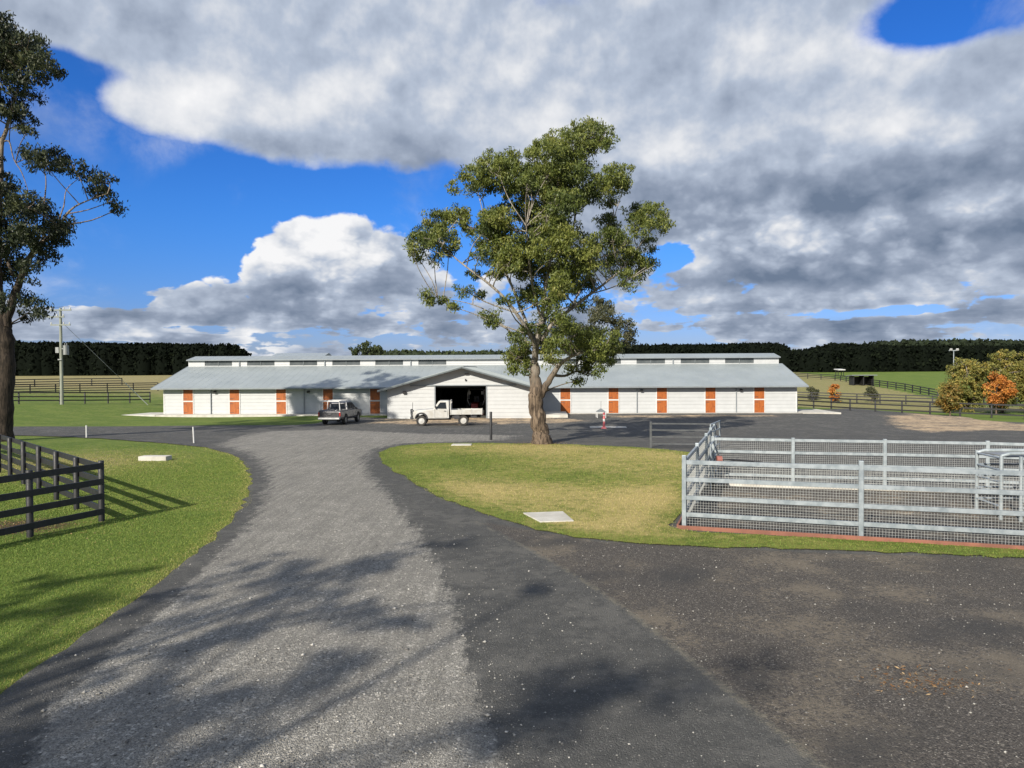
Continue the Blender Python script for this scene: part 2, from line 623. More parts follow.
def drive_mat():
    m, gx, b = newmat('driveway_surface')
    v = gx.node('ShaderNodeTexCoord').outputs['Object']
    gr = attr(gx, 'gravel')
    di = attr(gx, 'dirt')
    ea = attr(gx, 'earth')
    ru = attr(gx, 'rut')
    n1 = gx.noise(v, .5, 5, .6)
    n2 = gx.noise(v, 3.0, 6, .7)
    n3 = gx.noise(v, 14, 6, .8)
    # long streaks along the driveway
    mp = gx.node('ShaderNodeMapping')
    mp.inputs['Scale'].default_value = (1.6, .07, 1)
    mp.inputs['Rotation'].default_value = (0, 0, R(-7))
    gx.nt.links.new(v, mp.inputs[0])
    n5 = gx.noise(mp.outputs[0], 4.0, 5, .65)
    vo = gx.node('ShaderNodeTexVoronoi')
    gx.put(vo.inputs['Vector'], v)
    vo.inputs['Scale'].default_value = 66
    vo2 = gx.node('ShaderNodeTexVoronoi')
    gx.put(vo2.inputs['Vector'], v)
    vo2.inputs['Scale'].default_value = 32
    cell = gx.node('ShaderNodeSeparateColor')
    gx.put(cell.inputs[0], vo.outputs['Color'])
    cell2 = gx.node('ShaderNodeSeparateColor')
    gx.put(cell2.inputs[0], vo2.outputs['Color'])
    # asphalt: dark with pale and brown grit
    asp = gx.mix(gx.ss(n2, .3, .7), (.062, .062, .059), (.090, .088, .082))
    asp = gx.mix(gx.ss(cell.outputs[0], .84, 1.0, 0, .5), asp, (.22, .215, .20))
    asp = gx.mix(gx.ss(gx.add(n1, gx.mul(gx.sub(n2, .5), .7)), .48, .66, 0, .55), asp, (.135, .130, .118))
    # crushed stone
    st = gx.mix(cell.outputs[1], (.125, .119, .105), (.41, .39, .345))
    st = gx.mix(gx.ss(cell2.outputs[0], .86, 1.0, 0, .9), st, (.60, .565, .50))
    st = gx.mix(gx.ss(n5, .34, .60, .42, 0), st, (.125, .119, .106))
    st = gx.mix(gx.ss(gx.noise(v, 1.3, 7, .75, w=5.0), .40, .66, .38, 0), st, (.12, .115, .105))
    f = gx.ss(gx.add(gr, gx.mul(gx.sub(n2, .5), .75), gx.mul(gx.sub(n3, .5), .9), gx.mul(gx.sub(n5, .5), .5)), .36, .64)
    col = gx.mix(f, asp, st)
    # brown aggregate with fines
    br = gx.mix(cell.outputs[1], (.034, .031, .028), (.120, .106, .092))
    br = gx.mix(gx.ss(cell2.outputs[1], .95, 1.0, 0, .45), br, (.30, .27, .23))
    br = gx.mix(gx.ss(cell.outputs[2], .93, 1.0, 0, .8), br, (.30, .275, .24))
    br = gx.mix(gx.ss(gx.add(n1, gx.mul(gx.sub(n3, .5), .9)),   .49, .64, 0, .72), br, (.19, .160, .120))
    br = gx.mix(gx.ss(gx.add(gx.noise(v, .42, 4, .6, w=7.0), gx.mul(gx.sub(n3, .5), .4)), .50, .68, 0, .7), br, (.042, .042, .042))
    fd = gx.ss(gx.add(di, gx.mul(gx.sub(n2, .5), .35), gx.mul(gx.sub(n3, .5), .5)), .38, .62)
    col = gx.mix(fd, col, br)
    # pale earth
    er = gx.mix(gx.ss(n2, .35, .65), (.38, .27, .17), (.56, .43, .28))
    fe = gx.ss(gx.add(ea, gx.mul(gx.sub(n1, .5), 1.1), gx.mul(gx.sub(n2, .5), .9), gx.mul(gx.sub(n3, .5), .8)), .36, .80)
    col = gx.mix(fe, col, er)
    col = gx.mix(gx.ss(gx.add(ru, gx.mul(gx.sub(n3, .5), .7)), .42, .70, 0, .75), col, (.19, .175, .135))
    gx.put(b.inputs['Base Color'], col)
    b.inputs['Roughness'].default_value = .88
    b.inputs['Specular IOR Level'].default_value = .3
    bp = gx.node('ShaderNodeBump')
    bp.inputs['Strength'].default_value = .8
    bp.inputs['Distance'].default_value = .018
    hh = gx.add(gx.mul(vo.outputs['Distance'], -1.0), gx.mul(vo2.outputs['Distance'], -.6), gx.mul(n3, 1.0))
    gx.put(bp.inputs['Height'], hh)
    gx.put(b.inputs['Normal'], bp.outputs[0])
    return m


M['drive'] = drive_mat()

# ------------------------------------------------------------------ ground sheets
rngn = np.random.default_rng(5)


def inside(x, y, poly):
    poly = np.asarray(poly)
    c = np.zeros(len(x), bool)
    j = len(poly) - 1
    for i in range(len(poly)):
        xi, yi = poly[i]
        xj, yj = poly[j]
        if yi != yj:
            t = ((yi > y) != (yj > y)) & (x < (xj - xi) * (y - yi) / (yj - yi) + xi)
            c ^= t
        j = i
    return c


def edge_dist(x, y, poly):
    poly = np.asarray(poly)
    d = np.full(len(x), 1e9)
    n = len(poly)
    for i in range(n):
        a = poly[i]
        b = poly[(i + 1) % n]
        ab = b - a
        L = (ab ** 2).sum() + 1e-9
        t = np.clip(((x - a[0]) * ab[0] + (y - a[1]) * ab[1]) / L, 0, 1)
        d = np.minimum(d, np.hypot(x - a[0] - t * ab[0], y - a[1] - t * ab[1]))
    return d


def soft(x, y, poly, w):
    """1 well inside poly, 0 outside, falling over a band of w metres (w may be an array)"""
    s = edge_dist(x, y, poly) * np.where(inside(x, y, poly), 1, -1)
    return np.clip(.5 + s / (2 * w), 0, 1)


def smooth_line(pts, step):
    """Catmull-Rom through the points"""
    pts = [np.array(p, float) for p in pts]
    n = len(pts)
    out = []
    for i in range(n):
        p0, p1, p2, p3 = pts[i - 1], pts[i], pts[(i + 1) % n], pts[(i + 2) % n]
        L = np.hypot(*(p2 - p1))
        dist = max(4.0, min(np.hypot(*p1), 200))
        k = int(max(1, min(60, L / (step * dist / 12))))
        for q in range(k):
            t = q / k
            out.append(.5 * ((2 * p1) + (-p0 + p2) * t + (2 * p0 - 5 * p1 + 4 * p2 - p3) * t * t + (-p0 + 3 * p1 - 3 * p2 + p3) * t ** 3))
    return np.array(out)


def px_poly(l, extra=None):
    """image points traced on the terrain; (x, y, 'w') entries are already metres"""
    return [(p[0], p[1]) if len(p) == 3 else ground(p[0], p[1]) for p in l]


def sheet(name, outline, off, m, attrs, rmin=2.5, rmax=140, rstep=1.022, astep=.45, amax=60, jig=.028, smoothed=True, step=.25):
    b = smooth_line(outline, step) if smoothed else np.array(outline)
    dist = np.hypot(b[:, 0], b[:, 1])
    if jig:
        # irregular spade-cut edge
        lw = np.convolve(rngn.normal(0, 1, len(b) + 12), np.ones(13) / 13 ** .5, 'valid')[:len(b)]
        nb_ = np.roll(b, -1, 0) - np.roll(b, 1, 0)
        nb_ = np.column_stack([-nb_[:, 1], nb_[:, 0]]) / (np.hypot(nb_[:, 0], nb_[:, 1])[:, None] + 1e-6)
        b = b + nb_ * (lw * jig * 1.2 * np.clip(dist / 15, .6, 1.5))[:, None]
        b = b + rngn.normal(0, 1, b.shape) * (jig * np.clip(dist / 15, .5, 3))[:, None]
    rr = []
    r = rmin
    while r < rmax:
        rr.append(r)
        r *= rstep
    aa = np.arange(-amax, amax + .01, astep)
    A, RR = np.meshgrid(np.radians(aa), rr)
    x = (RR * np.sin(A)).ravel()
    y = (RR * np.cos(A)).ravel()
    k = inside(x, y, b)
    x, y = x[k], y[k]
    keep = edge_dist(x, y, b[::2]) > np.hypot(x, y) * .006
    x, y = x[keep], y[keep]
    pts = [Vector(p) for p in b] + [Vector((p, q)) for p, q in zip(x, y)]
    n = len(b)
    res = geometry.delaunay_2d_cdt(pts, [(i, (i + 1) % n) for i in range(n)], [], 1, 1e-5)
    vx = np.array([tuple(v) for v in res[0]])
    fc = np.array([f for f in res[2] if len(f) == 3])
    z = H(vx[:, 0], vx[:, 1]) + off + np.hypot(vx[:, 0], vx[:, 1]) * .0004
    o = raw(name, np.column_stack([vx, z]), fc, m, None, attrs(vx[:, 0], vx[:, 1]), smooth=True)
    # all faces upward
    me = o.data
    if me.polygons[0].normal.z < 0:
        me.flip_normals()
    return o, b


YA, YB = (4.07, 17.5), (7.70, 16.3)            # near edge of the steel yard
YF = (7.9, 28.9)
YC = (6.45, 24.2)                              # back left corner of the yard
YE = (22.0, 11.55)
drive_px = [(-14, -30, 'w'), (-11, 0, 'w'), (-9.0, 5, 'w'), (-60, 725), (0, 692), (37, 666), (75, 641), (110, 618), (150, 590), (185, 563), (215, 537),
            (238, 512), (251, 492), (253, 477), (245, 464), (232, 455), (205, 448), (165, 444), (100, 439), (20, 436), (-60, 436),
            (-60, 429), (20, 427), (100, 427), (200, 426), (300, 425), (330, 421), (345, 417.5), (400, 419), (-8, 64, 'w'), (-8, 70, 'w'), (10, 73, 'w'), (29, 72, 'w'), (33, 74, 'w'), (810, 411.5), (850, 409), (900, 412.5), (960, 417),
            (1024, 423), (70, 62, 'w'), (80, 20, 'w'), (60, -30, 'w')]
drive_o = px_poly(drive_px)
gravel_poly = px_poly([(-150, 900), (-3.9, 5, 'w'), (60, 700), (140, 628), (200, 576), (240, 536), (262, 505), (271, 482), (262, 462), (245, 452), (220, 446), (235, 438),
                       (270, 432), (330, 430), (420, 434), (520, 436), (500, 441), (400, 444), (372, 450), (362, 458), (368, 474), (388, 497), (412, 528),
                       (436, 565), (452, 605), (464, 650), (478, 700), (500, 768), (540, 900)])
dirt_poly = px_poly([(480, 522), (535, 553), (575, 576), (620, 606), (665, 640), (720, 685), (775, 730), (830, 775), (900, 850), (60, 2, 'w'), (60, 12, 'w'), (24, 14, 'w'), (1024, 560), (800, 553), (600, 543)])
rut_line = px_poly([(470, 520), (535, 553), (575, 576), (620, 606), (665, 640), (720, 685), (775, 730), (830, 775), (900, 850)])
earth_polys = [px_poly([(880, 417), (905, 413), (960, 417), (1030, 424), (1100, 430), (1100, 435), (1000, 431), (930, 433), (890, 429)]),
               px_poly([(555, 424), (600, 421), (540, 417), (380, 419), (360, 424), (450, 426), (500, 425)]),
               px_poly([(590, 416.5), (640, 415), (790, 415.5), (790, 417), (640, 419)])]
yard_poly = [YA, YB, YE, (26, 20), (14.5, 22.5), YC]


def drive_attrs(x, y):
    d = np.hypot(x, y)
    w = np.clip(d * .035, .25, 2.5)
    gr = soft(x, y, gravel_poly, w)
    gr = np.maximum(gr, .33 * np.clip((y - 38) / 10, 0, 1))
    di = soft(x, y, dirt_poly, np.full(len(x), .35))
    di = np.maximum(di, soft(x, y, yard_poly, np.full(len(x), .3)) * .72)
    ea = np.zeros(len(x))
    for p in earth_polys:
        ea = np.maximum(ea, soft(x, y, p, np.clip(d * .02, .3, 2)))
    ea *= .66
    ea = np.maximum(ea, soft(x, y, yard_poly, np.full(len(x), .3)) * .30)
    gr = np.maximum(gr, soft(x, y, yard_poly, np.full(len(x), .3)) * .48)
    # behind the island the surface is a dusty mix
    di = np.maximum(di, .30 * np.clip((y - 47) / 6, 0, 1))
    ln = np.asarray(rut_line)
    dd = np.full(len(x), 1e9)
    for i in range(len(ln) - 1):
        a, b = ln[i], ln[i + 1]
        ab = b - a
        t = np.clip(((x - a[0]) * ab[0] + (y - a[1]) * ab[1]) / (ab @ ab), 0, 1)
        dd = np.minimum(dd, np.hypot(x - a[0] - t * ab[0], y - a[1] - t * ab[1]))
    return {'gravel': gr, 'dirt': di, 'earth': ea, 'rut': .60 * np.exp(-(dd / .16) ** 2)}


o, drive_b = sheet('driveway', drive_o, .012, M['drive'], drive_attrs)
tag(o, kind='structure')

# the base ground
def dry_map(x, y):
    d = np.where((x < 0) & (y > 20) & (y < 90), .24, .06) + 0.0 * x
    def bl(cx, cy, rx, ry, a):
        return a * np.exp(-((x - cx) / rx) ** 2 - ((y - cy) / ry) ** 2)
    for q in ((-19, 31, 5, 5, .55), (-10, 21, 3, 6, .12), (-6.5, 14, 2, 8, .25), (-50, 130, 60, 60, .1)):
        d += bl(*q)
    far = np.clip((y - 84) / 50, 0, 1) * (x < 20)
    d += far * .85
    right = (x > 28) & (y > 88)
    d = np.where(right, .75, d)
    # green field to the right of the line of the far fence
    line = 66 + (y - 118) * (97 - 66) / (250 - 118)
    d = np.where((x > line + 1) & (y > 100), 0.0, d)
    return d


aa = np.concatenate([np.arange(-48, 48.1, .4), np.arange(50, 311, 2.6)])
rr = [1.2]
while rr[-1] < 4000:
    rr.append(rr[-1] * 1.026)
A, RR = np.meshgrid(np.radians(aa), rr)
gx_, gy_ = (RR * np.sin(A)).ravel(), (RR * np.cos(A)).ravel()
gz_ = H(gx_, gy_)
na, nr = len(aa), len(rr)
idx = np.arange(na * nr).reshape(nr, na)
a0, a1 = idx[:-1], np.roll(idx, -1, 1)[:-1]
b0, b1 = idx[1:], np.roll(idx, -1, 1)[1:]
fcs = np.stack([a0, b0, b1, a1], -1).reshape(-1, 4)
gv = np.column_stack([gx_, gy_, gz_])
gv = np.vstack([gv, [[0, 0, 0]]])
cen = len(gv) - 1
tri = np.stack([idx[0], np.roll(idx[0], -1), np.full(na, cen), np.full(na, cen)], -1)
tri = tri[:, [0, 1, 2]]
nearv = (np.hypot(gv[:, 0], gv[:, 1]) < 60) & (gv[:, 1] > -5)
edge_b = np.full(len(gv), 9.0)
edge_b[nearv] = edge_dist(gv[nearv, 0], gv[nearv, 1], drive_b[::3])
dirt_b = .52 * np.exp(-(edge_b / .16) ** 2) + .9 * np.exp(-((gv[:, 0] + 12.2) / 1.7) ** 2 - ((gv[:, 1] - 18.2) / 1.2) ** 2)
o = raw('ground', gv, fcs, M['paddock'], None, {'dry': dry_map(gv[:, 0], gv[:, 1]), 'dirt': dirt_b}, True)
tag(o, kind='structure')
if o.data.polygons[0].normal.z < 0:
    o.data.flip_normals()

island_o = px_poly([(379, 456), (385, 464), (400, 475), (428, 492), (464, 508), (500, 521), (545, 533), (600, 541), (680, 547), (780, 550), (900, 554),
                    (1024, 559), (1150, 564)]) + [(24, 10.5), (22.3, 11.4), (8.0, 16.08), (4.02, 17.38), (4.4, 19), (6.4, 24.8), (7.7, 29.0)] + \
    px_poly([(705, 457), (685, 453), (640, 448.5), (590, 446), (541, 444.5), (480, 444), (430, 444.5), (395, 448)])


def island_attrs(x, y):
    def bl(cx, cy, rx, ry, a):
        return a * np.exp(-((x - cx) / rx) ** 2 - ((y - cy) / ry) ** 2)
    d = np.full(len(x), .50)
    for px_, py_, rx, ry, a in ((660, 500, 2.6, 3.5, .42), (480, 490, 2.6, 2.4, .36), (590, 470, 3, 4, .15), (600, 525, 2.5, 1.0, .3), (440, 462, 3, 2.6, -.42), (560, 477, 3, 2.5, -.3), (620, 485, 2, 1.6, -.15),
                                (540, 448, 3, 4, .3), (450, 520, 3, .8, -.3), (760, 550, 2, .6, -.25), (680, 455, 3, 4, .25)):
        cx, cy = ground(px_, py_)
        d += bl(cx, cy, rx, ry, a)
    e = edge_dist(x, y, island_b0)
    d -= .32 * np.exp(-(e / .7) ** 2)
    dirt = .50 * np.exp(-(e / .10) ** 2)
    return {'dry': d, 'dirt': dirt}


island_b0 = smooth_line(island_o, .6)
o, island_b = sheet('lawn', island_o, .030, M['lawn'], island_attrs, rmin=8, rmax=50, jig=.035, step=.2)
tag(o, kind='structure')


# ------------------------------------------------------------------ blades of grass (stuff)
def leaf_mat(name, ramp, rough=.6, trans=.25):
    m, gx, b = newmat(name)
    t = attr(gx, 'tone')
    rp_ = gx.node('ShaderNodeValToRGB')
    c_ = rp_.color_ramp
    c_.elements[0].position = ramp[0][0]
    c_.elements[0].color = (*ramp[0][1], 1)
    c_.elements[1].position = ramp[-1][0]
    c_.elements[1].color = (*ramp[-1][1], 1)
    for p, c in ramp[1:-1]:
        e_ = c_.elements.new(p)
        e_.color = (*c, 1)
    gx.nt.links.new(t, rp_.inputs[0])
    gx.put(b.inputs['Base Color'], rp_.outputs[0])
    b.inputs['Roughness'].default_value = rough
    b.inputs['Specular IOR Level'].default_value = .35
    if trans:
        tr = gx.node('ShaderNodeBsdfTranslucent')
        gx.put(tr.inputs[0], rp_.outputs[0])
        mx = gx.node('ShaderNodeMixShader')
        mx.inputs[0].default_value = trans
        out = gx.nt.nodes['Material Output']
        gx.nt.links.new(b.outputs[0], mx.inputs[1])
        gx.nt.links.new(tr.outputs[0], mx.inputs[2])
        gx.nt.links.new(mx.outputs[0], out.inputs[0])
    return m


M['blade'] = leaf_mat('grass_blade', [(0, (.10, .170, .030)), (.35, (.18, .260, .048)), (.6, (.27, .29, .07)), (.85, (.50, .41, .17)), (1, (.60, .49, .25))], .7, .3)


def blades(name, x, y, dry, off, hgt, seed):
    r = np.random.default_rng(seed)
    n = len(x)
    d = np.hypot(x, y)
    z = H(x, y) + off + d * .0004
    th = r.uniform(0, 2 * np.pi, n)
    w = r.uniform(.003, .0075, n) * np.clip(d / 14, .8, 2.2)
    hh = hgt * r.uniform(.5, 1.35, n)
    lean = r.uniform(.1, .8, n) * hh
    la = r.uniform(0, 2 * np.pi, n)
    p0 = np.column_stack([x - w * np.cos(th), y - w * np.sin(th), z])
    p1 = np.column_stack([x + w * np.cos(th), y + w * np.sin(th), z])
    p2 = np.column_stack([x + lean * np.cos(la), y + lean * np.sin(la), z + hh])
    v = np.stack([p0, p1, p2], 1).reshape(-1, 3)
    f = np.arange(3 * n).reshape(-1, 3)
    tone = np.clip(dry + r.normal(.25, .17, n), 0, 1)
    return raw(name, v, f, M['blade'], None, {'tone': np.repeat(tone, 3)})


r = np.random.default_rng(11)
n = 900000
dd = np.sqrt(r.uniform(7.5 ** 2, 46 ** 2, n))
# denser towards the camera
keep = r.uniform(0, 1, n) < np.clip(15 / dd, .05, 1) ** 1.2 * np.clip((46 - dd) / 16, 0, 1)
dd = dd[keep]
aa_ = np.radians(r.uniform(-38, -14, len(dd)))
x, y = dd * np.sin(aa_), dd * np.cos(aa_)
ed = edge_dist(x, y, drive_b[::2])
k = ~inside(x, y, drive_b) | (ed < r.uniform(-.02, .13, len(x)))
k &= r.uniform(0, 1, len(x)) > .9 * np.exp(-((x + 12.2) / 1.7) ** 2 - ((y - 18.2) / 1.2) ** 2)
x, y = x[k], y[k]
o = blades('grass', x, y, dry_map(x, y) * .6 + .22 * np.exp(-(ed[k] / .35) ** 2) - .06, -.005, .025, 3)
tag(o, 'short green mown grass on the left verge around the black fence', 'grass', kind='stuff')
n = 420000
dd = np.sqrt(r.uniform(13 ** 2, 40 ** 2, n))
keep = r.uniform(0, 1, n) < np.clip(17 / dd, .12, 1) ** 1.3
dd = dd[keep]
aa_ = np.radians(r.uniform(-12, 60, len(dd)))
x, y = dd * np.sin(aa_), dd * np.cos(aa_)
ed = edge_dist(x, y, island_b[::2])
k = inside(x, y, island_b) | (ed < r.uniform(-.05, .10, len(x)))
x, y = x[k], y[k]
ia = island_attrs(x, y)['dry']
o = blades('grass', x, y, ia * .75 - .08, .028, .032, 4)
tag(o, 'dry yellow green grass on the central lawn under the large gum tree', 'grass', kind='stuff')

# ------------------------------------------------------------------ loose stones (stuff)
def stone_mat():
    return leaf_mat('loose_stone', [(0, (.06, .058, .055)), (.5, (.17, .165, .155)), (.8, (.32, .31, .285)), (1, (.52, .50, .46))], .85, 0)


M['stone'] = stone_mat()
OCT = np.array([(1, 0, 0), (0, 1, 0), (-1, 0, 0), (0, -1, 0), (0, 0, 1), (0, 0, -1)], float)
OF = np.array([(0, 1, 4), (1, 2, 4), (2, 3, 4), (3, 0, 4), (1, 0, 5), (2, 1, 5), (3, 2, 5), (0, 3, 5)])


def stones(name, x, y, size, tone, seed, label):
    r = np.random.default_rng(seed)
    n = len(x)
    d = np.hypot(x, y)
    z = H(x, y) + .012 + d * .0004 + size * .25
    s = size[:, None] * r.uniform(.6, 1.3, (n, 3)) * np.array([1, 1, .65])
    a = r.uniform(0, np.pi, n)
    v = OCT[None] * (1 + r.uniform(-.3, .3, (n, 6, 1)))
    v = v * s[:, None]
    c, si = np.cos(a)[:, None], np.sin(a)[:, None]
    v = np.stack([v[..., 0] * c - v[..., 1] * si, v[..., 0] * si + v[..., 1] * c, v[..., 2]], -1)
    v += np.column_stack([x, y, z])[:, None]
    f = OF[None] + (np.arange(n) * 6)[:, None, None]
    o = raw(name, v.reshape(-1, 3), f.reshape(-1, 3), M['stone'], None, {'tone': np.repeat(tone, 6)})
    return tag(o, label, 'gravel', kind='stuff')


n = 90000
dd = np.sqrt(r.uniform(4.5 ** 2, 24 ** 2, n))
dd = dd[r.uniform(0, 1, n) < np.clip(7 / dd, .05, 1) ** 1.8]
aa_ = np.radians(r.uniform(-40, 10, len(dd)))
x, y = dd * np.sin(aa_), dd * np.cos(aa_)
k = r.uniform(0, 1, len(x)) < soft(x, y, gravel_poly, np.full(len(x), .8)) * .9 + .03
k &= inside(x, y, drive_b)
x, y = x[k], y[k]
stones('gravel', x, y, r.lognormal(-4.72, .40, len(x)), np.clip(r.normal(.60, .25, len(x)), 0, 1), 7, 'loose pale crushed stone spread over the curved gravel driveway')
n = 9000
dd = np.sqrt(r.uniform(4.5 ** 2, 17 ** 2, n))
aa_ = np.radians(r.uniform(-8, 40, len(dd)))
x, y = dd * np.sin(aa_), dd * np.cos(aa_)
k = inside(x, y, drive_b) & ~inside(x, y, island_b) & (r.uniform(0, 1, n) < .35)
x, y = x[k], y[k]
stones('gravel', x, y, r.lognormal(-4.9, .45, len(x)), np.clip(r.normal(.62, .28, len(x)), 0, 1), 8, 'scattered small stones on the dark ground in the right foreground')

M['litter'] = leaf_mat('leaf_litter', [(0, (.10, .05, .02)), (.5, (.26, .13, .045)), (1, (.46, .33, .18))], .8, .1)


def litter(name, x, y, off, label, seed=3):
    r = np.random.default_rng(seed)
    n = len(x)
    z = H(x, y) + off + np.hypot(x, y) * .0004
    a = r.uniform(0, 2 * np.pi, n)
    L = r.uniform(.012, .035, n)
    Wd = L * r.uniform(.2, .5, n)
    u = np.column_stack([np.cos(a), np.sin(a), r.uniform(-.3, .3, n)])
    w = np.column_stack([-np.sin(a), np.cos(a), r.uniform(-.4, .4, n)])
    c = np.column_stack([x, y, z + .015])
    v = np.stack([c - u * L[:, None], c + w * Wd[:, None], c + u * L[:, None], c - w * Wd[:, None]], 1)
    o = raw(name, v.reshape(-1, 3), np.arange(4 * n).reshape(-1, 4), M['litter'], None, {'tone': np.repeat(r.uniform(0, 1, n), 4)})
    return tag(o, label, 'leaf litter', kind='stuff')


gx0, gy0 = ground(925, 683)
n = 260
litter('leaf_litter', gx0 + r.normal(0, .38, n), gy0 + r.normal(0, .22, n), .012, 'small drift of orange dry leaves on the dark ground at right', 3)
n = 1500
x, y = -12.4 + r.normal(0, 1.5, n), 18.2 + r.normal(0, .9, n)
k = ~inside(x, y, drive_b)
litter('leaf_litter', x[k], y[k], 0, 'brown bark and dry leaves under the black fence corner', 5)

n = 1300
tx0, ty0 = ground(541, 444.5)
a_ = r.uniform(0, 2 * np.pi, n)
q_ = .45 + np.abs(r.normal(0, 1.0, n))
litter('leaf_litter', tx0 + q_ * np.cos(a_), ty0 + q_ * np.sin(a_) * .9, .035, 'fallen bark and leaves round the foot of the large gum tree', 9)

# ------------------------------------------------------------------ materials for built things
M['white_wall'] = mat('white_weatherboard', (.455, .468, .475), .55, (.425, .438, .445), 1.3)
M['white'] = mat('white_paint', (.60, .60, .59), .45, (.52, .52, .51), 2)
M['offwhite'] = mat('dusty_white_paint', (.50, .50, .485), .45, (.42, .405, .37), 2.2)
M['roof'] = mat('roof_sheet', (.285, .318, .328), .45, (.25, .282, .292), .35, bump=.0, spec=.5)
M['fascia'] = mat('grey_trim', (.22, .25, .27), .5, (.19, .21, .23), 2)
M['dark_trim'] = mat('dark_trim', (.10, .12, .13), .5)
M['soffit'] = mat('grey_soffit', (.17, .19, .20), .7)
M['louvre'] = mat('louvre_grey', (.17, .19, .20), .5, (.12, .14, .15), 1.5)
M['timber'] = mat('red_orange_timber', (.40, .115, .020), .5, (.28, .070, .013), 4, stretch=(6, 6, .6), bump=.3, bscale=20)
M['black'] = mat('black_paint', (.014, .014, .016), .55, (.022, .022, .024), 5, bump=.25, bscale=30)
M['galv'] = mat('galvanised_steel', (.35, .39, .42), .42, (.24, .28, .31), 3.5, metal=.35, bump=.1)
M['galv_pale'] = mat('galvanised_steel_pale', (.37, .41, .43), .45, (.26, .30, .32), 5, metal=.25, bump=.1)
M['dull_steel'] = mat('dull_steel', (.09, .095, .10), .5, (.055, .06, .065), 3)
M['wire'] = mat('galvanised_wire', (.44, .45, .44), .5, (.32, .33, .32), 9, metal=.2)
M['edging'] = mat('red_timber_edging', (.26, .105, .068), .75, (.18, .075, .05), 2.5, bump=.4)
M['concrete'] = mat('concrete', (.42, .41, .38), .85, (.30, .29, .265), 1.5, bump=.4, bscale=25)
M['concrete_pale'] = mat('pale_concrete', (.56, .54, .49), .85, (.42, .40, .355), 1.2, bump=.4, bscale=25)
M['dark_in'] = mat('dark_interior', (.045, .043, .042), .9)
M['glass'] = mat('dark_glass', (.012, .015, .018), .08, (.012, .014, .016), 1, spec=.6)
M['rubber'] = mat('tyre_rubber', (.025, .025, .025), .85, (.05, .045, .04), 4)
M['rim'] = mat('wheel_rim', (.55, .53, .48), .5, (.42, .39, .33), 6)
M['silver'] = mat('shaded_silver_paint', (.12, .12, .128), .32, (.095, .095, .10), 2, metal=.5)  # silver base darkened, putting the tree shade over the ute into its paint
M['red_lens'] = mat('red_lens', (.40, .02, .015), .2)
M['pink'] = mat('faded_pink_plastic', (.70, .13, .15), .5, (.62, .20, .20), 8)
M['pole'] = mat('weathered_pole', (.27, .29, .24), .85, (.20, .21, .18), 3, stretch=(4, 4, .4), bump=.6)
M['dark_metal'] = mat('dark_metal', (.05, .05, .055), .5)
M['mid_metal'] = mat('grey_metal', (.30, .31, .31), .45, metal=.4)
M['red_paint'] = mat('red_paint', (.30, .03, .02), .4)
M['orange'] = mat('orange_plastic', (.30, .11, .09), .6)


def boards(mb, segs, w0, w1, v, pitch=.345, clip=None, n=(0, -1)):
    """lapped weatherboards on a wall facing -v; segs list of (u0, u1)"""
    w = w0
    while w < w1 - .01:
        wt_ = min(w + pitch, w1)
        for u0, u1 in segs:
            a, b, c_, d = u0, u1, u1, u0
            if clip:
                lo0, hi0 = clip(w)
                lo1, hi1 = clip(wt_)
                a, b = max(u0, lo0), min(u1, hi0)
                d, c_ = max(u0, lo1), min(u1, hi1)
                if b - a < .02:
                    continue
                if c_ < d:
                    c_ = d = max(u0, min(u1, (c_ + d) / 2))
            # the board stands 22 mm out at its foot
            mb.add([(a, v - .03, w), (b, v - .03, w), (c_, v - .004, wt_), (d, v - .004, wt_), (a, v, w), (b, v, w), (c_, v, wt_), (d, v, wt_)],
                   [(0, 1, 2, 3), (0, 4, 5, 1), (0, 3, 7, 4), (1, 5, 6, 2), (4, 7, 6, 5)])
        w = wt_


# ------------------------------------------------------------------ the stable
BZ = -.5
BO = (-34.4, 73.2)
BR = math.atan2(-2.2, 61.7)
BL = 61.7
stable = thing('stable_building', 'long low white weatherboard stable with grey metal roof, orange doors and raised louvred ridge', 'stable', (BO[0], BO[1], BZ), BR)
SL = .285
E0 = 2.68


def roofw(v):
    return E0 + (v + .6) * SL


UC = 30.3
WV = -6.5
WS = .281
APEX = 4.66
door_u = [2.4 + 4.65 * k for k in range(13)]
mb = MB()
main_segs = [(0, UC - 6.7), (UC + 6.7, BL)]
for u0, u1 in main_segs:
    mb = MB()
    boards(mb, [(u0, u1)], -.15, 2.84, 0)
    mb.b2(u0, u1, 0.001, .12, -.3, 2.84)
    mb.build('front_wall', M['white_wall'], stable)
# rear and end walls
mb = MB()
mb.b2(0, BL, 20.88, 21, -.6, 2.84)
mb.build('rear_wall', M['white_wall'], stable)
mb = MB()
prof = [(0, -.4), (21, -.4), (21, 2.84), (14.0, roofw(7) - .03), (7.0, roofw(7) - .03), (0.0, 2.84)]
mb.prism(prof, 'x', -.04, -.002)
mb.prism(prof, 'x', BL + .002, BL + .04)
mb.each('end_wall', M['white_wall'], stable)
# corner boards and sheet joints
mb = MB()
for u in (-.03, BL + .03):
    mb.b2(u - .06, u + .06, -.045, .0, -.1, 2.8)
mb.each('corner_board', M['white'], stable)
for u in [4.7, 14.0, 23.2, 46.5, 56.0]:
    mb = MB()
    mb.tube([(u, -.10, .0), (u, -.10, 2.45), (u, -.35, 2.60)], .045, 8)
    dp = mb.build('downpipe', M['fascia'], stable, True)
    mb = MB()
    mb.box((u + .45, -.18, 2.26), (.26, .2, .16), rx=.5)
    mb.b2(u + .42, u + .48, -.16, -.02, 2.27, 2.33)
    mb.build('floodlight', M['dark_metal'], stable)
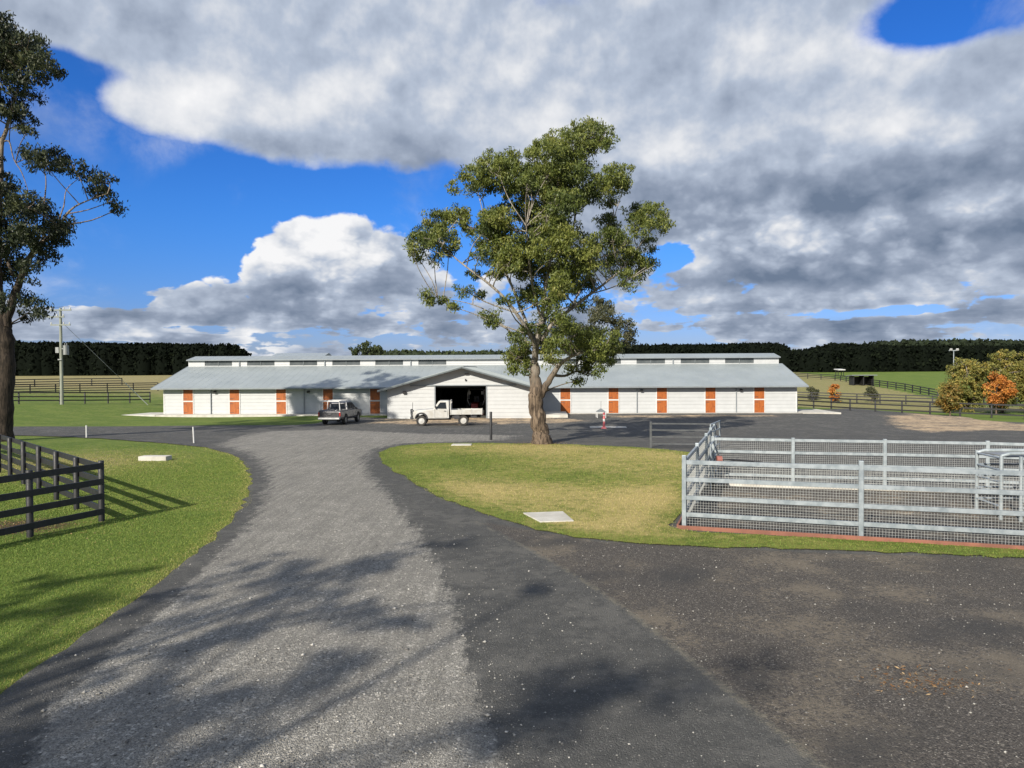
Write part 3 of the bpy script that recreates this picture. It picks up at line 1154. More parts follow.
# doors
for u in door_u:
    if UC - 7 < u < UC + 7:
        continue
    mb = MB()
    for a, b in ((u - .56, u - .48), (u + .48, u + .56)):
        mb.b2(a, b, -.07, -.0, .0, 2.55)
    mb.b2(u - .56, u + .56, -.072, 0, 2.55, 2.62)
    mb.b2(u - .48, u + .48, -.068, 0, 1.30, 1.42)
    fr = mb.build('door', M['white'], stable)
    for w0, w1 in ((.06, 1.29), (1.43, 2.54)):
        mb = MB()
        k = 7
        for i in range(k):
            a = u - .47 + i * .94 / k
            mb.b2(a + .004, a + .94 / k - .004, -.058, -.02, w0, w1)
        mb.b2(u - .47, u + .47, -.03, -.01, w0, w1)
        lf = mb.build('door_leaf', M['timber'], fr)
        mb = MB()
        mb.b2(u + .30, u + .42, -.075, -.058, (w0 + w1) / 2 - .02, (w0 + w1) / 2 + .02)
        for zz in (w0 + .18, w1 - .18):
            mb.b2(u - .47, u - .1, -.066, -.058, zz - .02, zz + .02)
        # latch and hinges belong to the frame's level
        mb.each('door_hinge', M['dark_metal'], fr)


def roof_panel(mb, quad, ribs_axis, pitch=.76, th=.05, rib=.006):
    """a sloping rectangle given by its four corners (eave a, eave b, ridge b, ridge a) with raised laps running down the slope"""
    a, b, c, d = [Vector(q) for q in quad]
    n = (b - a).cross(d - a).normalized()
    if n.z < 0:
        n = -n
    vs = [a, b, c, d] + [p - n * th for p in (a, b, c, d)]
    mb.add(vs, [(0, 1, 2, 3), (4, 7, 6, 5), (0, 4, 5, 1), (1, 5, 6, 2), (2, 6, 7, 3), (3, 7, 4, 0)])
    L = (b - a).length
    k = int(L / pitch)
    for i in range(1, k + 1):
        t = i * pitch / L
        if t > 1:
            break
        p0 = a.lerp(b, t) + n * rib * .5
        p1 = d.lerp(c, t) + n * rib * .5
        mb.bar(p0, p1, .035, rib)


mb = MB()
U0, U1 = -1.0, BL + .95
roof_panel(mb, [(U0, -.6, E0), (U1, -.6, E0), (U1, 7.05, roofw(7.05)), (U0, 7.05, roofw(7.05))], 0)
roof_panel(mb, [(U1, 21.6, E0), (U0, 21.6, E0), (U0, 13.95, roofw(7.05)), (U1, 13.95, roofw(7.05))], 0)
rf = mb.build('roof', M['roof'], stable)
mb = MB()
mb.b2(U0, UC - 7.4, -.74, -.61, E0 - .14, E0 - .01)
mb.b2(UC + 7.4, U1, -.74, -.61, E0 - .14, E0 - .01)
mb.each('gutter', M['fascia'], rf)
mb = MB()
for s in (U0, U1):
    mb.bar((s, -.6, E0 - .09), (s, 7.0, roofw(7.0) - .09), .04, .2)
mb.each('barge_board', M['fascia'], rf)
mb = MB()
mb.b2(U0 + .03, U1 - .03, -.58, .13, E0 - .10, E0 - .065)
mb.build('soffit', M['soffit'], rf)
# clerestory
CW0, CW1 = roofw(7.0) - .05, 5.52
cl = MB()
wins = [(u - 1.5, u + 1.5) for u in door_u if abs(u - 30.3) > 1 and u != door_u[7]]
ws = [(-.9, wins[0][0])] + [(wins[i][1], wins[i + 1][0]) for i in range(len(wins) - 1)] + [(wins[-1][1], BL + .6)]
boards(cl, ws, CW0, CW1, 7.0, .22)
for a, b in ws:
    cl.b2(a, b, 7.001, 7.08, CW0, CW1)
for a, b in wins:
    cl.b2(a, b, 7.0, 7.08, CW0, CW0 + .12)
    cl.b2(a, b, 7.0, 7.08, CW1 - .07, CW1)
cl.b2(-.9, -.82, 7.08, 14, CW0, CW1)
cl.b2(BL + .52, BL + .6, 7.08, 14, CW0, CW1)
cl.b2(-.9, BL + .6, 13.92, 14, CW0, CW1)
clo = cl.build('clerestory_wall', M['white_wall'], stable)
for a, b in wins:
    mb = MB()
    n = 6
    for i in range(n):
        z = CW0 + .14 + i * (CW1 - CW0 - .22) / n
        mb.box(((a + b) / 2, 7.04, z + .04), (b - a, .09, .012), rx=.7)
    mb.b2(a, b, 7.072, 7.085, CW0, CW1)
    mb.b2((a + b) / 2 - .03, (a + b) / 2 + .03, 6.97, 7.0, CW0 + .1, CW1 - .05)
    mb.build('louvre_window', M['louvre'], stable)
for i in range(0, len(ws) - 1):
    if i % 2 == 1:
        mb = MB()
        u = sum(ws[i]) / 2
        mb.b2(u - .05, u + .05, 6.86, 6.965, CW0 - .05, CW1)
        mb.build('clerestory_downpipe', M['fascia'], stable)
mb = MB()
CR0, CR1, CRV, CRW = -1.0, BL + .70, 8.9, 5.98
roof_panel(mb, [(CR0, 6.78, CW1 + .05), (CR1, 6.78, CW1 + .05), (CR1, CRV, CRW), (CR0, CRV, CRW)], 0)
roof_panel(mb, [(CR1, 14.3, CW1 + .05), (CR0, 14.3, CW1 + .05), (CR0, CRV, CRW), (CR1, CRV, CRW)], 0)
cr_ = mb.build('clerestory_roof', M['roof'], stable)
mb = MB()
mb.b2(CR0, CR1, 6.69, 6.77, CW1 - .07, CW1 + .045)
mb.each('gutter', M['fascia'], cr_)
mb = MB()
mb.prism([(7.0, CW1), (14.0, CW1), (8.9, 5.91)], 'x', -.88, -.84)
mb.prism([(7.0, CW1), (14.0, CW1), (8.9, 5.91)], 'x', BL + .54, BL + .58)
mb.each('gable_infill', M['white_wall'], cr_)

# the gabled entrance wing
OP0, OP1, OPT = 27.85, 32.35, 2.92


def wclip(w):
    k = (APEX - .06 - w) / WS
    return (UC - k, UC + k)


mb = MB()
boards(mb, [(UC - 6.7, OP0), (OP1, UC + 6.7)], -.15, OPT, WV, clip=wclip)
boards(mb, [(UC - 6.7, UC + 6.7)], OPT, APEX - .06, WV, clip=wclip)
for a, b in ((UC - 6.7, OP0), (OP1, UC + 6.7)):
    mb.b2(a, b, WV + .001, WV + .12, -.4, OPT - .42)
mb.b2(OP0 - .12, OP0, WV + .001, WV + .12, -.1, OPT)
mb.b2(OP1, OP1 + .12, WV + .001, WV + .12, -.1, OPT)
mb.prism([(UC - 5.9, OPT), (UC + 5.9, OPT), (UC, APEX - .1)], 'y', WV + .002, WV + .12)
mb.b2(UC - 6.7, UC - 6.58, WV + .12, .12, -.4, 2.76)
mb.b2(UC + 6.58, UC + 6.7, WV + .12, .12, -.4, 2.76)
mb.build('gable_wall', M['white_wall'], stable)
mb = MB()
for k in range(9):
    z = -.1 + k * .3
    mb.add([(UC + 6.728, WV, z), (UC + 6.728, 0, z), (UC + 6.704, 0, z + .3), (UC + 6.704, WV, z + .3)], [(0, 1, 2, 3)])
mb.b2(UC + 6.70, UC + 6.76, WV - .04, WV + .05, -.2, 2.7)
mb.b2(UC - 6.76, UC - 6.70, WV - .04, WV + .05, -.2, 2.7)
mb.build('side_cladding', M['white_wall'], stable)
mb = MB()
mb.b2(UC - 4.7, UC + 4.75, WV - .12, WV - .03, OPT + .0, OPT + .09)
mb.b2(OP0 - .1, OP0, WV - .05, WV - .002, 0, OPT)
mb.b2(OP1, OP1 + .1, WV - .05, WV - .002, 0, OPT)
mb.build('door_track', M['fascia'], stable)
for uu, zz, ss in ((UC + .35, 3.98, (.34, .14, .1)), (UC + .25, 3.45, (.12, .08, .14)), (UC - 5.2, 2.35, (.28, .2, .2))):
    mb = MB()
    mb.box((uu, WV - .13, zz), ss, rx=.35)
    mb.b2(uu - .03, uu + .03, WV - .08, WV - .02, zz - .03, zz + .03)
    mb.build('wall_lamp', M['dark_metal'], stable)
mb = MB()
roof_panel(mb, [(UC - 7.45, WV - .90, APEX - 7.45 * WS), (UC - 7.45, -.45, APEX - 7.45 * WS), (UC, 6.5, APEX), (UC, WV - .90, APEX)], 0, 99)
roof_panel(mb, [(UC + 7.45, -.45, APEX - 7.45 * WS), (UC + 7.45, WV - .90, APEX - 7.45 * WS), (UC, WV - .90, APEX), (UC, 6.5, APEX)], 0, 99)
for s in (-1, 1):
    for i in range(14):
        v = WV - .5 + i * .76
        # the laps stop at the valley
        ulim = 7.45
        if v > -.45:
            ulim = 7.45 * (1 - (v + .45) / 6.95)
        if ulim < .3:
            continue
        mb.bar((UC + s * ulim, v, APEX - ulim * WS + .012), (UC + s * .1, v, APEX - .1 * WS + .012), .035, .018)
mb.bar((UC, WV - .90, APEX + .01), (UC, 6.4, APEX + .01), .3, .035)
wr = mb.build('wing_roof', M['roof'], stable)
mb = MB()
for s in (-1, 1):
    mb.bar((UC + s * 7.47, WV - .92, APEX - 7.45 * WS - .12), (UC + s * .01, WV - .92, APEX - .12), .04, .12)
mb.each('barge_board', M['dark_trim'], wr)
mb = MB()
for s in (-1, 1):
    a = (UC + s * 7.4, WV - .89, APEX - 7.4 * WS - .16)
    mb.add([a, (UC, WV - .89, APEX - .16), (UC, WV - .0, APEX - .16), (UC + s * 7.4, WV, APEX - 7.4 * WS - .16)], [(0, 1, 2, 3)])
    mb.add([(UC + s * 7.4, WV, APEX - 7.4 * WS - .16), (UC + s * 6.6, WV, APEX - 6.6 * WS - .16), (UC + s * 6.6, -.3, APEX - 6.6 * WS - .16), (UC + s * 7.4, -.3, APEX - 7.4 * WS - .16)], [(0, 1, 2, 3)])
mb.build('soffit', M['soffit'], wr)
mb = MB()
for s in (-1, 1):
    mb.box((UC + s * 7.52, (WV - 1.2) / 2, APEX - 7.45 * WS - .05), (.12, abs(WV) - .4, .12))
mb.each('gutter', M['fascia'], wr)
# inside of the barn
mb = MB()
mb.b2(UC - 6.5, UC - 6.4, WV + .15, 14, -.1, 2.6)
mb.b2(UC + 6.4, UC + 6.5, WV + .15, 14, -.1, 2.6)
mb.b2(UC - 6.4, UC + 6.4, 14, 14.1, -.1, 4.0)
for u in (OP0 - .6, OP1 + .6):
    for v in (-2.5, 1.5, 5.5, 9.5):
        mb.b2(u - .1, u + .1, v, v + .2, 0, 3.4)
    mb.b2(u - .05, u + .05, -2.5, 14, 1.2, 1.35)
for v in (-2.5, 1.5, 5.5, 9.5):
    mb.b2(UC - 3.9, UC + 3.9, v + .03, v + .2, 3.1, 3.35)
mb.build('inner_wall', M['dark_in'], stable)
mb = MB()
mb.b2(UC - 6.57, UC + 6.57, WV - .3, 14, -.2, .03)
mb.build('floor_slab', M['concrete_pale'], stable)


def bl(u, v, w=0):
    """stable coordinates to world"""
    c, s = math.cos(BR), math.sin(BR)
    return (BO[0] + u * c - v * s, BO[1] + u * s + v * c, BZ + w)


def slab(u0, u1, v0, v1, w, m='concrete', name='concrete_apron'):
    mb = MB()
    mb.b2(u0, u1, v0, v1, -.6, w)
    o = mb.build(name, M[m], None, bevel=.02)
    o.location = (BO[0], BO[1], BZ)
    o.rotation_euler = (0, 0, BR)
    return tag(o, kind='structure')


slab(-4.0, UC - 6.8, -1.7, -.05, .10, 'concrete_pale')
slab(-5.5, -.05, -1.75, 2.5, .13, 'concrete_pale')
slab(UC + 6.8, BL + .2, -.8, -.05, .10)
slab(BL + .25, BL + 3.8, -1.2, 5.0, .14, 'concrete_pale')
slab(UC + 6.8, UC + 9.3, WV + .3, -.82, .30, 'concrete_pale')
slab(UC - 6.8, UC + 6.8, WV - 1.0, WV - .32, .02)


# ------------------------------------------------------------------ tractor in the opening
tx, ty, tz = bl(31.0, -1.3)
tr = thing('tractor', 'dark tractor with pale bowed cab frame parked inside the open barn doorway', 'tractor', (tx, ty, tz + .03), math.pi / 2 * -1 + BR)
# x is forward (towards the camera)
mb = MB()
mb.prism([(-1.0, .8), (-1.0, 1.15), (.2, 1.25), (1.5, 1.15), (1.6, .75), (1.5, .55), (-.6, .55)], 'y', -.32, .32)
mb.build('bonnet', M['red_paint'], tr, bevel=.04)
mb = MB()
for s in (-1, 1):
    mb.tube([(-.3, s * .62, .9), (-.22, s * .82, 1.4), (-.3, s * .80, 2.1), (-.4, s * .68, 2.4)], .055, 8)
    mb.tube([(-1.5, s * .62, .9), (-1.55, s * .8, 1.5), (-1.5, s * .75, 2.35)], .05, 8)
mb.build('cab_frame', M['white'], tr, True)
mb = MB()
mb.prism([(-1.7, 2.38), (-.2, 2.38), (-.15, 2.46), (-.35, 2.56), (-1.6, 2.56), (-1.72, 2.46)], 'y', -.78, .78)
mb.build('cab_roof', M['dark_metal'], tr, bevel=.04)
mb = MB()
mb.b2(-1.4, -.4, -.6, .6, .85, 1.15)
mb.b2(-1.3, -.9, -.25, .25, 1.15, 1.75)
mb.tube([(-.35, 0, 1.2), (-.65, 0, 1.6)], .03)
mb.build('cab_floor', M['dark_metal'], tr)
for s in (-1, 1):
    mb = MB()
    mb.b2(-.05, 0, s * .62 - .12, s * .62 + .12, 1.95, 2.25)
    mb.build('work_lamp', M['white'], tr)
for x, r_, w_ in ((1.15, .42, .28), (-1.0, .72, .42)):
    for s in (-1, 1):
        mb = MB()
        mb.disc_ring((x, s * .78, r_), 'y', r_ * .55, r_, w_)
        wh = mb.build('wheel', M['rubber'], tr, True)
        mb = MB()
        mb.tube([(x, s * .78 - w_ * .3, r_), (x, s * .78 + w_ * .3, r_)], r_ * .56, 16)
        mb.build('rim', M['offwhite'], wh, True)
mb = MB()
mb.b2(1.62, 1.95, -.75, .1, .15, .62)
mb.b2(1.5, 1.7, -.4, .0, .3, .7)
mb.build('front_weight', M['concrete_pale'], tr, bevel=.03)


# ------------------------------------------------------------------ vehicles
def wheel(parent, c, r_, w_, axis='y', rim='rim'):
    mb = MB()
    mb.disc_ring(c, axis, r_ * .60, r_, w_, 24)
    t = mb.build('wheel', M['rubber'], parent, True)
    mb = MB()
    sgn = 1 if c[1] > 0 else -1
    mb.tube([(c[0], c[1] - w_ * .36, c[2]), (c[0], c[1] + w_ * .36, c[2])], r_ * .61, 24)
    mb.tube([(c[0], c[1] + sgn * w_ * .3, c[2]), (c[0], c[1] + sgn * w_ * .46, c[2])], [r_ * .5, r_ * .18], 16)
    for k in range(6):
        a = k * math.pi / 3
        mb.b2(c[0] + math.cos(a) * r_ * .42 - .02, c[0] + math.cos(a) * r_ * .42 + .02, c[1] + sgn * w_ * .30, c[1] + sgn * w_ * .40, c[2] + math.sin(a) * r_ * .42 - .02, c[2] + math.sin(a) * r_ * .42 + .02)
    mb.build('rim', M[rim], t, True)


def arch(cx, r_, z0, n=8, flip=False):
    """points of a wheel arch cut from below, going in +x"""
    pts = []
    for k in range(n + 1):
        a = math.pi - math.pi * k / n
        pts.append((cx + r_ * math.cos(a), max(z0, z0 + (r_) * math.sin(a) * .95)))
    return pts


def white_ute(loc, rz):
    t = thing('tray_ute', 'dusty white single cab utility truck with flat tray, side on at the barn doorway', 'utility truck', loc, rz)
    # x rearwards: front wheel at 0, rear wheel at 3.18; y across
    hw = .86
    tp = lambda i, s: 0
    poly = [(-.62, .62), (-.64, 1.0), (-.52, 1.17), (.3, 1.24), (.90, 1.28), (1.30, 1.86), (1.38, 1.90), (2.02, 1.90), (2.09, 1.84), (2.10, .58), (1.8, .56)]
    body = poly + [p for p in reversed(arch(0, .45, .56))] + [(-.5, .56)]

    def taper(pl):
        def f(i, side):
            z = pl[i][1]
            k = max(0, z - 1.25) / .65 * .16
            k += max(0, .9 - pl[i][0] * 1.0) * .03 if z > 1.0 else 0
            return k if side == 0 else -k
        return f
    mb = MB()
    mb.prism(body, 'y', -hw, hw, taper(body))
    mb.build('body', M['offwhite'], t, bevel=.035)
    mb = MB()
    mb.prism(arch(0, .44, .54) + list(reversed(arch(0, .40, .54))), 'y', -hw + .01, hw - .01)
    mb.build('wheel_well', M['dark_metal'], t)
    win = [(1.08, 1.32), (1.42, 1.78), (1.86, 1.79), (1.88, 1.33)]
    mb = MB()
    mb.prism(win, 'y', -hw - .006, hw + .006, taper(win))
    mb.build('side_window', M['glass'], t)
    mb = MB()
    a = .68
    mb.add([(.925, -a, 1.335), (.925, a, 1.335), (1.275, a - .06, 1.835), (1.275, -a + .06, 1.835), (.96, -a, 1.33), (.96, a, 1.33), (1.31, a - .06, 1.83), (1.31, -a + .06, 1.83)],
           [(0, 1, 2, 3), (4, 7, 6, 5), (0, 4, 5, 1), (1, 5, 6, 2), (2, 6, 7, 3), (3, 7, 4, 0)])
    mb.build('windscreen', M['glass'], t)
    for s in (-1, 1):
        mb = MB()
        mb.b2(1.02, 1.025 + .012, s * hw - .004, s * hw + .004, .62, 1.28)
        mb.b2(1.95, 1.962, s * hw - .004, s * hw + .004, .62, 1.28)
        mb.b2(1.02, 1.96, s * hw - .004, s * hw + .004, .615, .625)
        mb.b2(1.72, 1.86, s * hw - .015, s * hw + .015, 1.12, 1.15)
        mb.build('door_seam', M['dark_metal'], t)
        mb = MB()
        mb.box((1.08, s * (hw + .1), 1.45), (.08, .14, .22))
        mb.build('wing_mirror', M['dark_metal'], t, bevel=.02)
        mb = MB()
        mb.box((-.645, s * .58, .95), (.04, .22, .18))
        mb.build('headlight', M['white'], t, bevel=.01)
        mb = MB()
        # flare over the front wheel
        pts = [(x, s * (hw + .02), z) for x, z in arch(0, .47, .56, 12)]
        mb.tube(pts, .035, 6)
        mb.build('wheel_flare', M['dark_metal'], t, True)
    mb = MB()
    mb.box((-.64, 0, .92), (.03, .85, .26))
    mb.build('grille', M['dark_metal'], t)
    mb = MB()
    for s in (-1, 1):
        mb.tube([(-.78, s * .45, .5), (-.84, s * .45, 1.22)], .035)
        mb.tube([(-.72, s * .85, .72), (-.80, s * .8, 1.05)], .035)
    mb.tube([(-.72, -.85, 1.05), (-.84, -.45, 1.22), (-.84, .45, 1.22), (-.72, .85, 1.05)], .035)
    mb.tube([(-.72, -.85, .88), (-.84, -.45, .92), (-.84, .45, .92), (-.72, .85, .88)], .03)
    mb.b2(-.84, -.64, -.86, .86, .52, .70)
    mb.tube([(-.78, .35, 1.2), (-.76, .35, 1.75)], .02)
    mb.build('bull_bar', M['dark_metal'], t, bevel=.02)
    mb = MB()
    mb.b2(2.22, 4.62, -.93, .93, .98, 1.02)
    for s in (-1, 1):
        mb.b2(2.22, 4.62, s * .92 - .02, s * .92 + .02, .86, 1.22)
    mb.b2(4.60, 4.64, -.93, .93, .86, 1.22)
    for x in (2.24, 3.0, 3.8, 4.6):
        for s in (-1, 1):
            mb.b2(x - .03, x + .03, s * .955 - .015, s * .955 + .015, .84, 1.24)
    mb.build('tray', M['offwhite'], t)
    mb = MB()
    mb.b2(2.19, 2.25, -.90, .90, 1.02, 1.26)
    for y in (-.88, -.3, .3, .88):
        mb.b2(2.19, 2.25, y - .03, y + .03, 1.02, 1.92)
    mb.b2(2.19, 2.25, -.90, .90, 1.86, 1.94)
    mb.b2(2.19, 2.25, -.90, .90, 1.5, 1.54)
    mb.build('headboard', M['offwhite'], t)
    mb = MB()
    for s in (-1, 1):
        mb.b2(-.6, 4.5, s * .38 - .05, s * .38 + .05, .6, .74)
        mb.b2(2.5, 2.9, s * .7 - .15, s * .7 + .15, .50, .84)
        mb.b2(3.75, 4.2, s * .6 - .2, s * .6 + .2, .60, .84)
        mb.tube([(3.0, s * .75, .86), (3.62, s * .75, .86)], .02)
    mb.tube([(0, -.75, .39), (0, .75, .39)], .06)
    mb.tube([(3.18, -.75, .39), (3.18, .75, .39)], .07)
    mb.b2(.4, 2.2, -.6, .6, .45, .6)
    mb.build('chassis', M['dark_metal'], t)
    for s in (-1, 1):
        mb = MB()
        mb.b2(4.62, 4.68, s * .75 - .14, s * .75 + .14, .80, .90)
        mb.build('tail_light', M['red_lens'], t)
    for x in (0, 3.18):
        for s in (-1, 1):
            wheel(t, (x, s * .76, .395), .395, .24, rim='offwhite')
    return t


fx, fy = -6.93, 57.0
wu = white_ute((fx, fy, h(fx, fy) + .012 + .02), R(2))


def silver_ute(loc, rz):
    t = thing('dual_cab_ute', 'silver dual cab utility truck, darkened for tree shade, white ladder rack, seen from behind', 'utility truck', loc, rz)
    # y forward; profile in (y, z); origin at the rear axle
    hw = .90
    body = [(-1.25, .62), (-1.28, 1.06), (-1.2, 1.10), (.55, 1.12), (1.9, 1.12), (3.05, 1.10), (3.95, 1.02), (4.08, .9), (4.1, .45), (3.75, .42)]
    body += list(reversed(arch(3.12, .45, .42))) + [(2.5, .40), (.6, .40)] + list(reversed(arch(0, .45, .42))) + [(-1.1, .5)]

    def tp(pl, z0=1.1, rate=.28):
        def f(i, side):
            k = max(0, pl[i][1] - z0) * rate + (max(0, .62 - pl[i][1]) * .2)
            return k if side == 0 else -k
        return f
    mb = MB()
    mb.prism(body, 'x', -hw, hw, tp(body))
    mb.build('body', M['silver'], t, bevel=.04)
    cab = [(.66, 1.10), (.72, 1.66), (.95, 1.74), (1.7, 1.76), (2.15, 1.68), (2.95, 1.10)]
    mb = MB()
    mb.prism(cab, 'x', -hw + .04, hw - .04, tp(cab))
    mb.build('cab', M['silver'], t, bevel=.03)
    for w in ([(.80, 1.16), (.86, 1.62), (1.42, 1.66), (1.42, 1.16)], [(1.52, 1.16), (1.52, 1.66), (2.05, 1.60), (2.68, 1.16)]):
        mb = MB()
        mb.prism(w, 'x', -hw + .034, hw - .034, tp(w))
        mb.build('side_window', M['glass'], t)
    mb = MB()
    mb.b2(-.76, .76, -1.2, .62, 1.10, 1.125)
    mb.build('tub_liner', M['dark_metal'], t)
    mb = MB()
    for s in (-1, 1):
        mb.b2(s * .80 - .05, s * .80 + .05, -1.24, .62, 1.10, 1.17)
    mb.each('tub_rail', M['silver'], t)
    mb = MB()
    mb.add([(-.62, .66, 1.18), (.62, .66, 1.18), (.56, .705, 1.60), (-.56, .705, 1.60), (-.62, .70, 1.18), (.62, .70, 1.18), (.56, .74, 1.60), (-.56, .74, 1.60)],
           [(0, 1, 2, 3), (4, 7, 6, 5), (0, 4, 5, 1), (1, 5, 6, 2), (2, 6, 7, 3), (3, 7, 4, 0)])
    mb.build('rear_window', M['glass'], t)
    mb = MB()
    for y in (-1.05, -.3, .5, 1.4):
        mb.b2(-.74, .74, y - .04, y + .04, 1.83, 1.89)
    for s in (-.74, .74):
        mb.b2(s - .03, s + .03, -1.2, 1.6, 1.83, 1.89)
        for y in (-1.1, .5):
            mb.bar((s, y, 1.86), (s * 1.08, y, 1.14), .05, .05)
    mb.build('ladder_rack', M['white'], t)
    mb = MB()
    mb.b2(-.16, .16, -1.32, -1.26, .80, .92)
    mb.build('tailgate_handle', M['dark_metal'], t, bevel=.02)
    mb = MB()
    mb.b2(-.72, .72, -1.292, -1.275, 1.02, 1.04)
    mb.b2(-.74, -.725, -1.29, -1.26, .66, 1.03)
    mb.b2(.725, .74, -1.29, -1.26, .66, 1.03)
    mb.build('tailgate_seam', M['dark_metal'], t)
    mb = MB()
    mb.prism([(-1.45, .46), (-1.45, .60), (-1.2, .62), (-1.2, .44)], 'x', -.86, .86)
    mb.build('rear_bumper', M['mid_metal'], t, bevel=.03)
    for s in (-1, 1):
        mb = MB()
        mb.b2(s * .84 - .055, s * .84 + .055, -1.30, -1.2, .72, 1.02)
        mb.build('tail_light', M['red_lens'], t, bevel=.015)
        mb = MB()
        mb.box((s * 1.0, 2.35, 1.18), (.18, .1, .16))
        mb.build('wing_mirror', M['silver'], t, bevel=.02)
    mb = MB()
    mb.b2(-.3, .3, -1.1, 3.9, .42, .6)
    mb.tube([(-.75, 0, .37), (.75, 0, .37)], .07)
    mb.tube([(-.75, 3.12, .37), (.75, 3.12, .37)], .06)
    mb.build('chassis', M['dark_metal'], t)
    for y in (0, 3.12):
        for s in (-1, 1):
            mb = MB()
            mb.disc_ring((s * .80, y, .375), 'x', .22, .375, .25, 24)
            wh = mb.build('wheel', M['rubber'], t, True)
            mb = MB()
            mb.tube([(s * .80 - .08, y, .375), (s * .80 + .09, y, .375)], .225, 20)
            mb.build('rim', M['mid_metal'], wh, True)
    return t


sx, sy = -14.0, 58.4
silver_ute((sx, sy, h(sx, sy) + .012 + .025), R(-6))


# ------------------------------------------------------------------ fences
def fence(name, label, pts, hgt, rails, spacing, m='black', pw=.15, rw=.15, group='fences', cat='fence', off=.0, rt_=.045, skip=False):
    """post and rail fence along a world polyline; rails = heights of rail centres"""
    x0, y0 = pts[0]
    z0 = h(x0, y0)
    group = 'black paddock fences' if name == 'paddock_fence' else group if group != 'fences' else None
    t = thing(name, label, cat, (x0, y0, z0), 0, group)
    P_ = []
    for i in range(len(pts) - 1):
        a, b = Vector(pts[i]), Vector(pts[i + 1])
        n = max(1, round((b - a).length / spacing))
        for k in range(n + (1 if i == len(pts) - 2 else 0)):
            P_.append(a.lerp(b, k / n))
    P3 = [Vector((p.x - x0, p.y - y0, h(p.x, p.y) - z0 + off)) for p in P_]
    for i, p in enumerate(P3):
        if skip and i == 0:
            continue
        d = (P3[min(i + 1, len(P3) - 1)] - P3[max(i - 1, 0)])
        mb = MB()
        if m == 'black':
            mb.tube([(p.x, p.y, p.z - .2), (p.x, p.y, p.z + hgt - .015), (p.x, p.y, p.z + hgt)], [pw / 2, pw / 2, pw / 2 * .85], 10)
            mb.build('post', M[m], t, True, sharp=50)
        else:
            mb.box((p.x, p.y, p.z + hgt / 2 - .1), (pw, pw, hgt + .2), rz=math.atan2(d.y, d.x))
            mb.build('post', M[m], t, bevel=.008)
    for hz in rails:
        for i in range(len(P3) - 1):
            a, b = P3[i], P3[i + 1]
            s = (b - a).cross(Vector((0, 0, 1))).normalized() * (pw / 2 + rt_ / 2 - .012)
            if m != 'black':
                s = s * 0
            mb = MB()
            e = (b - a).normalized() * (.0 if m == 'black' else pw / 2)
            mb.bar(a + Vector((0, 0, hz)) + s + e, b + Vector((0, 0, hz)) + s - e, rt_, rw)
            mb.build('rail', M[m], t)
    return t, P3


c0 = (-10.45, 18.75)
fence('paddock_fence', 'black timber rail fence nearest the camera, running out of the left picture edge',
      [(-12.5, 13.3), (-11.13, 17.0), c0], 1.55, [.27, .66, 1.03, 1.43], 1.9)
fence('paddock_fence', 'black timber fence running back from the near corner toward the left gum tree trunk',
      [(c0[0] - .1, c0[1] + .1), (-18.1, 26.6), (-26, 34.5)], 1.45, [.27, .64, 1.0, 1.36], 2.0, skip=True)

# far left fences
def pxline(l):
    return [ground(*p) for p in l]


fence('paddock_fence', 'black rail fence in the left field, nearest row at the power pole foot', pxline([(-25, 405), (60, 404), (150, 402.5)]), 1.35, [.4, .8, 1.25], 3.2, pw=.16, rw=.13, group=None)
fence('paddock_fence', 'second row of dark fence across the dry field left of the stable', pxline([(-25, 395), (80, 392.5), (158, 391)]), 1.35, [.3, .65, 1.0, 1.3], 3.6, pw=.16, rw=.13)
fence('paddock_fence', 'farthest dark fence row below the dark windbreak at left', pxline([(-20, 388.5), (60, 386.5), (122, 385.5)]), 1.35, [.45, .85, 1.28], 4.2, pw=.18, rw=.15)
# right side fences
fence('paddock_fence', 'black rail fence right of the stable, nearest row beyond the pale dirt', pxline([(797, 407.5), (850, 411), (930, 415), (1060, 421)]), 1.35, [.35, .85, 1.28], 2.6, pw=.16, rw=.14)
fence('paddock_fence', 'black fence second row right of the stable, beyond the nearest one', pxline([(790, 400.5), (880, 403.5), (960, 406), (1060, 409)]), 1.35, [.5, .9, 1.28], 3.0, pw=.16, rw=.14)
fence('paddock_fence', 'dark fence running up the slope between the dry grass and the green field', pxline([(795, 378), (835, 380.5), (872, 386), (905, 391), (938, 398)]), 1.4, [.5, .9, 1.3], 4.2, pw=.2, rw=.16)
# black panel beside the steel yard
fence('rail_fence', 'short low dark rail fence beyond the central lawn, left of the steel yard corner', [(6.86, 36.6), (10.1, 36.2)], 1.3, [.2, .55, .88, 1.2], 3.3, m='dull_steel', pw=.11, rw=.07, off=.03)


# ------------------------------------------------------------------ the steel yard
def steel(name, label, pts, hgt, rails, mesh_h=1.62, pw=.10, rw=.095, spacing=3.8, mesh=True, grp='steel yard fences', m='galv'):
    t, P3 = fence(name, label, pts, hgt, rails, spacing, m=m, pw=pw, rw=rw, rt_=.05, off=.02, group=grp)
    if mesh:
        for i in range(len(P3) - 1):
            a, b = P3[i], P3[i + 1]
            d = (b - a)
            L = d.length
            e = d.normalized()
            s = e.cross(Vector((0, 0, 1))).normalized() * -.035
            mb = MB()
            n = int(L / .062)
            for k in range(1, n):
                p = a + d * (k / n) + s
                mb.bar(p + Vector((0, 0, .04)), p + Vector((0, 0, mesh_h)), .0055, .0055)
            nz = int((mesh_h - .06) / .062)
            for k in range(nz + 1):
                z = Vector((0, 0, .06 + k * .062))
                mb.bar(a + s + z + e * .05, b + s + z - e * .05, .0055, .0055)
            mb.build('wire_mesh', M['wire'], t)
    return t


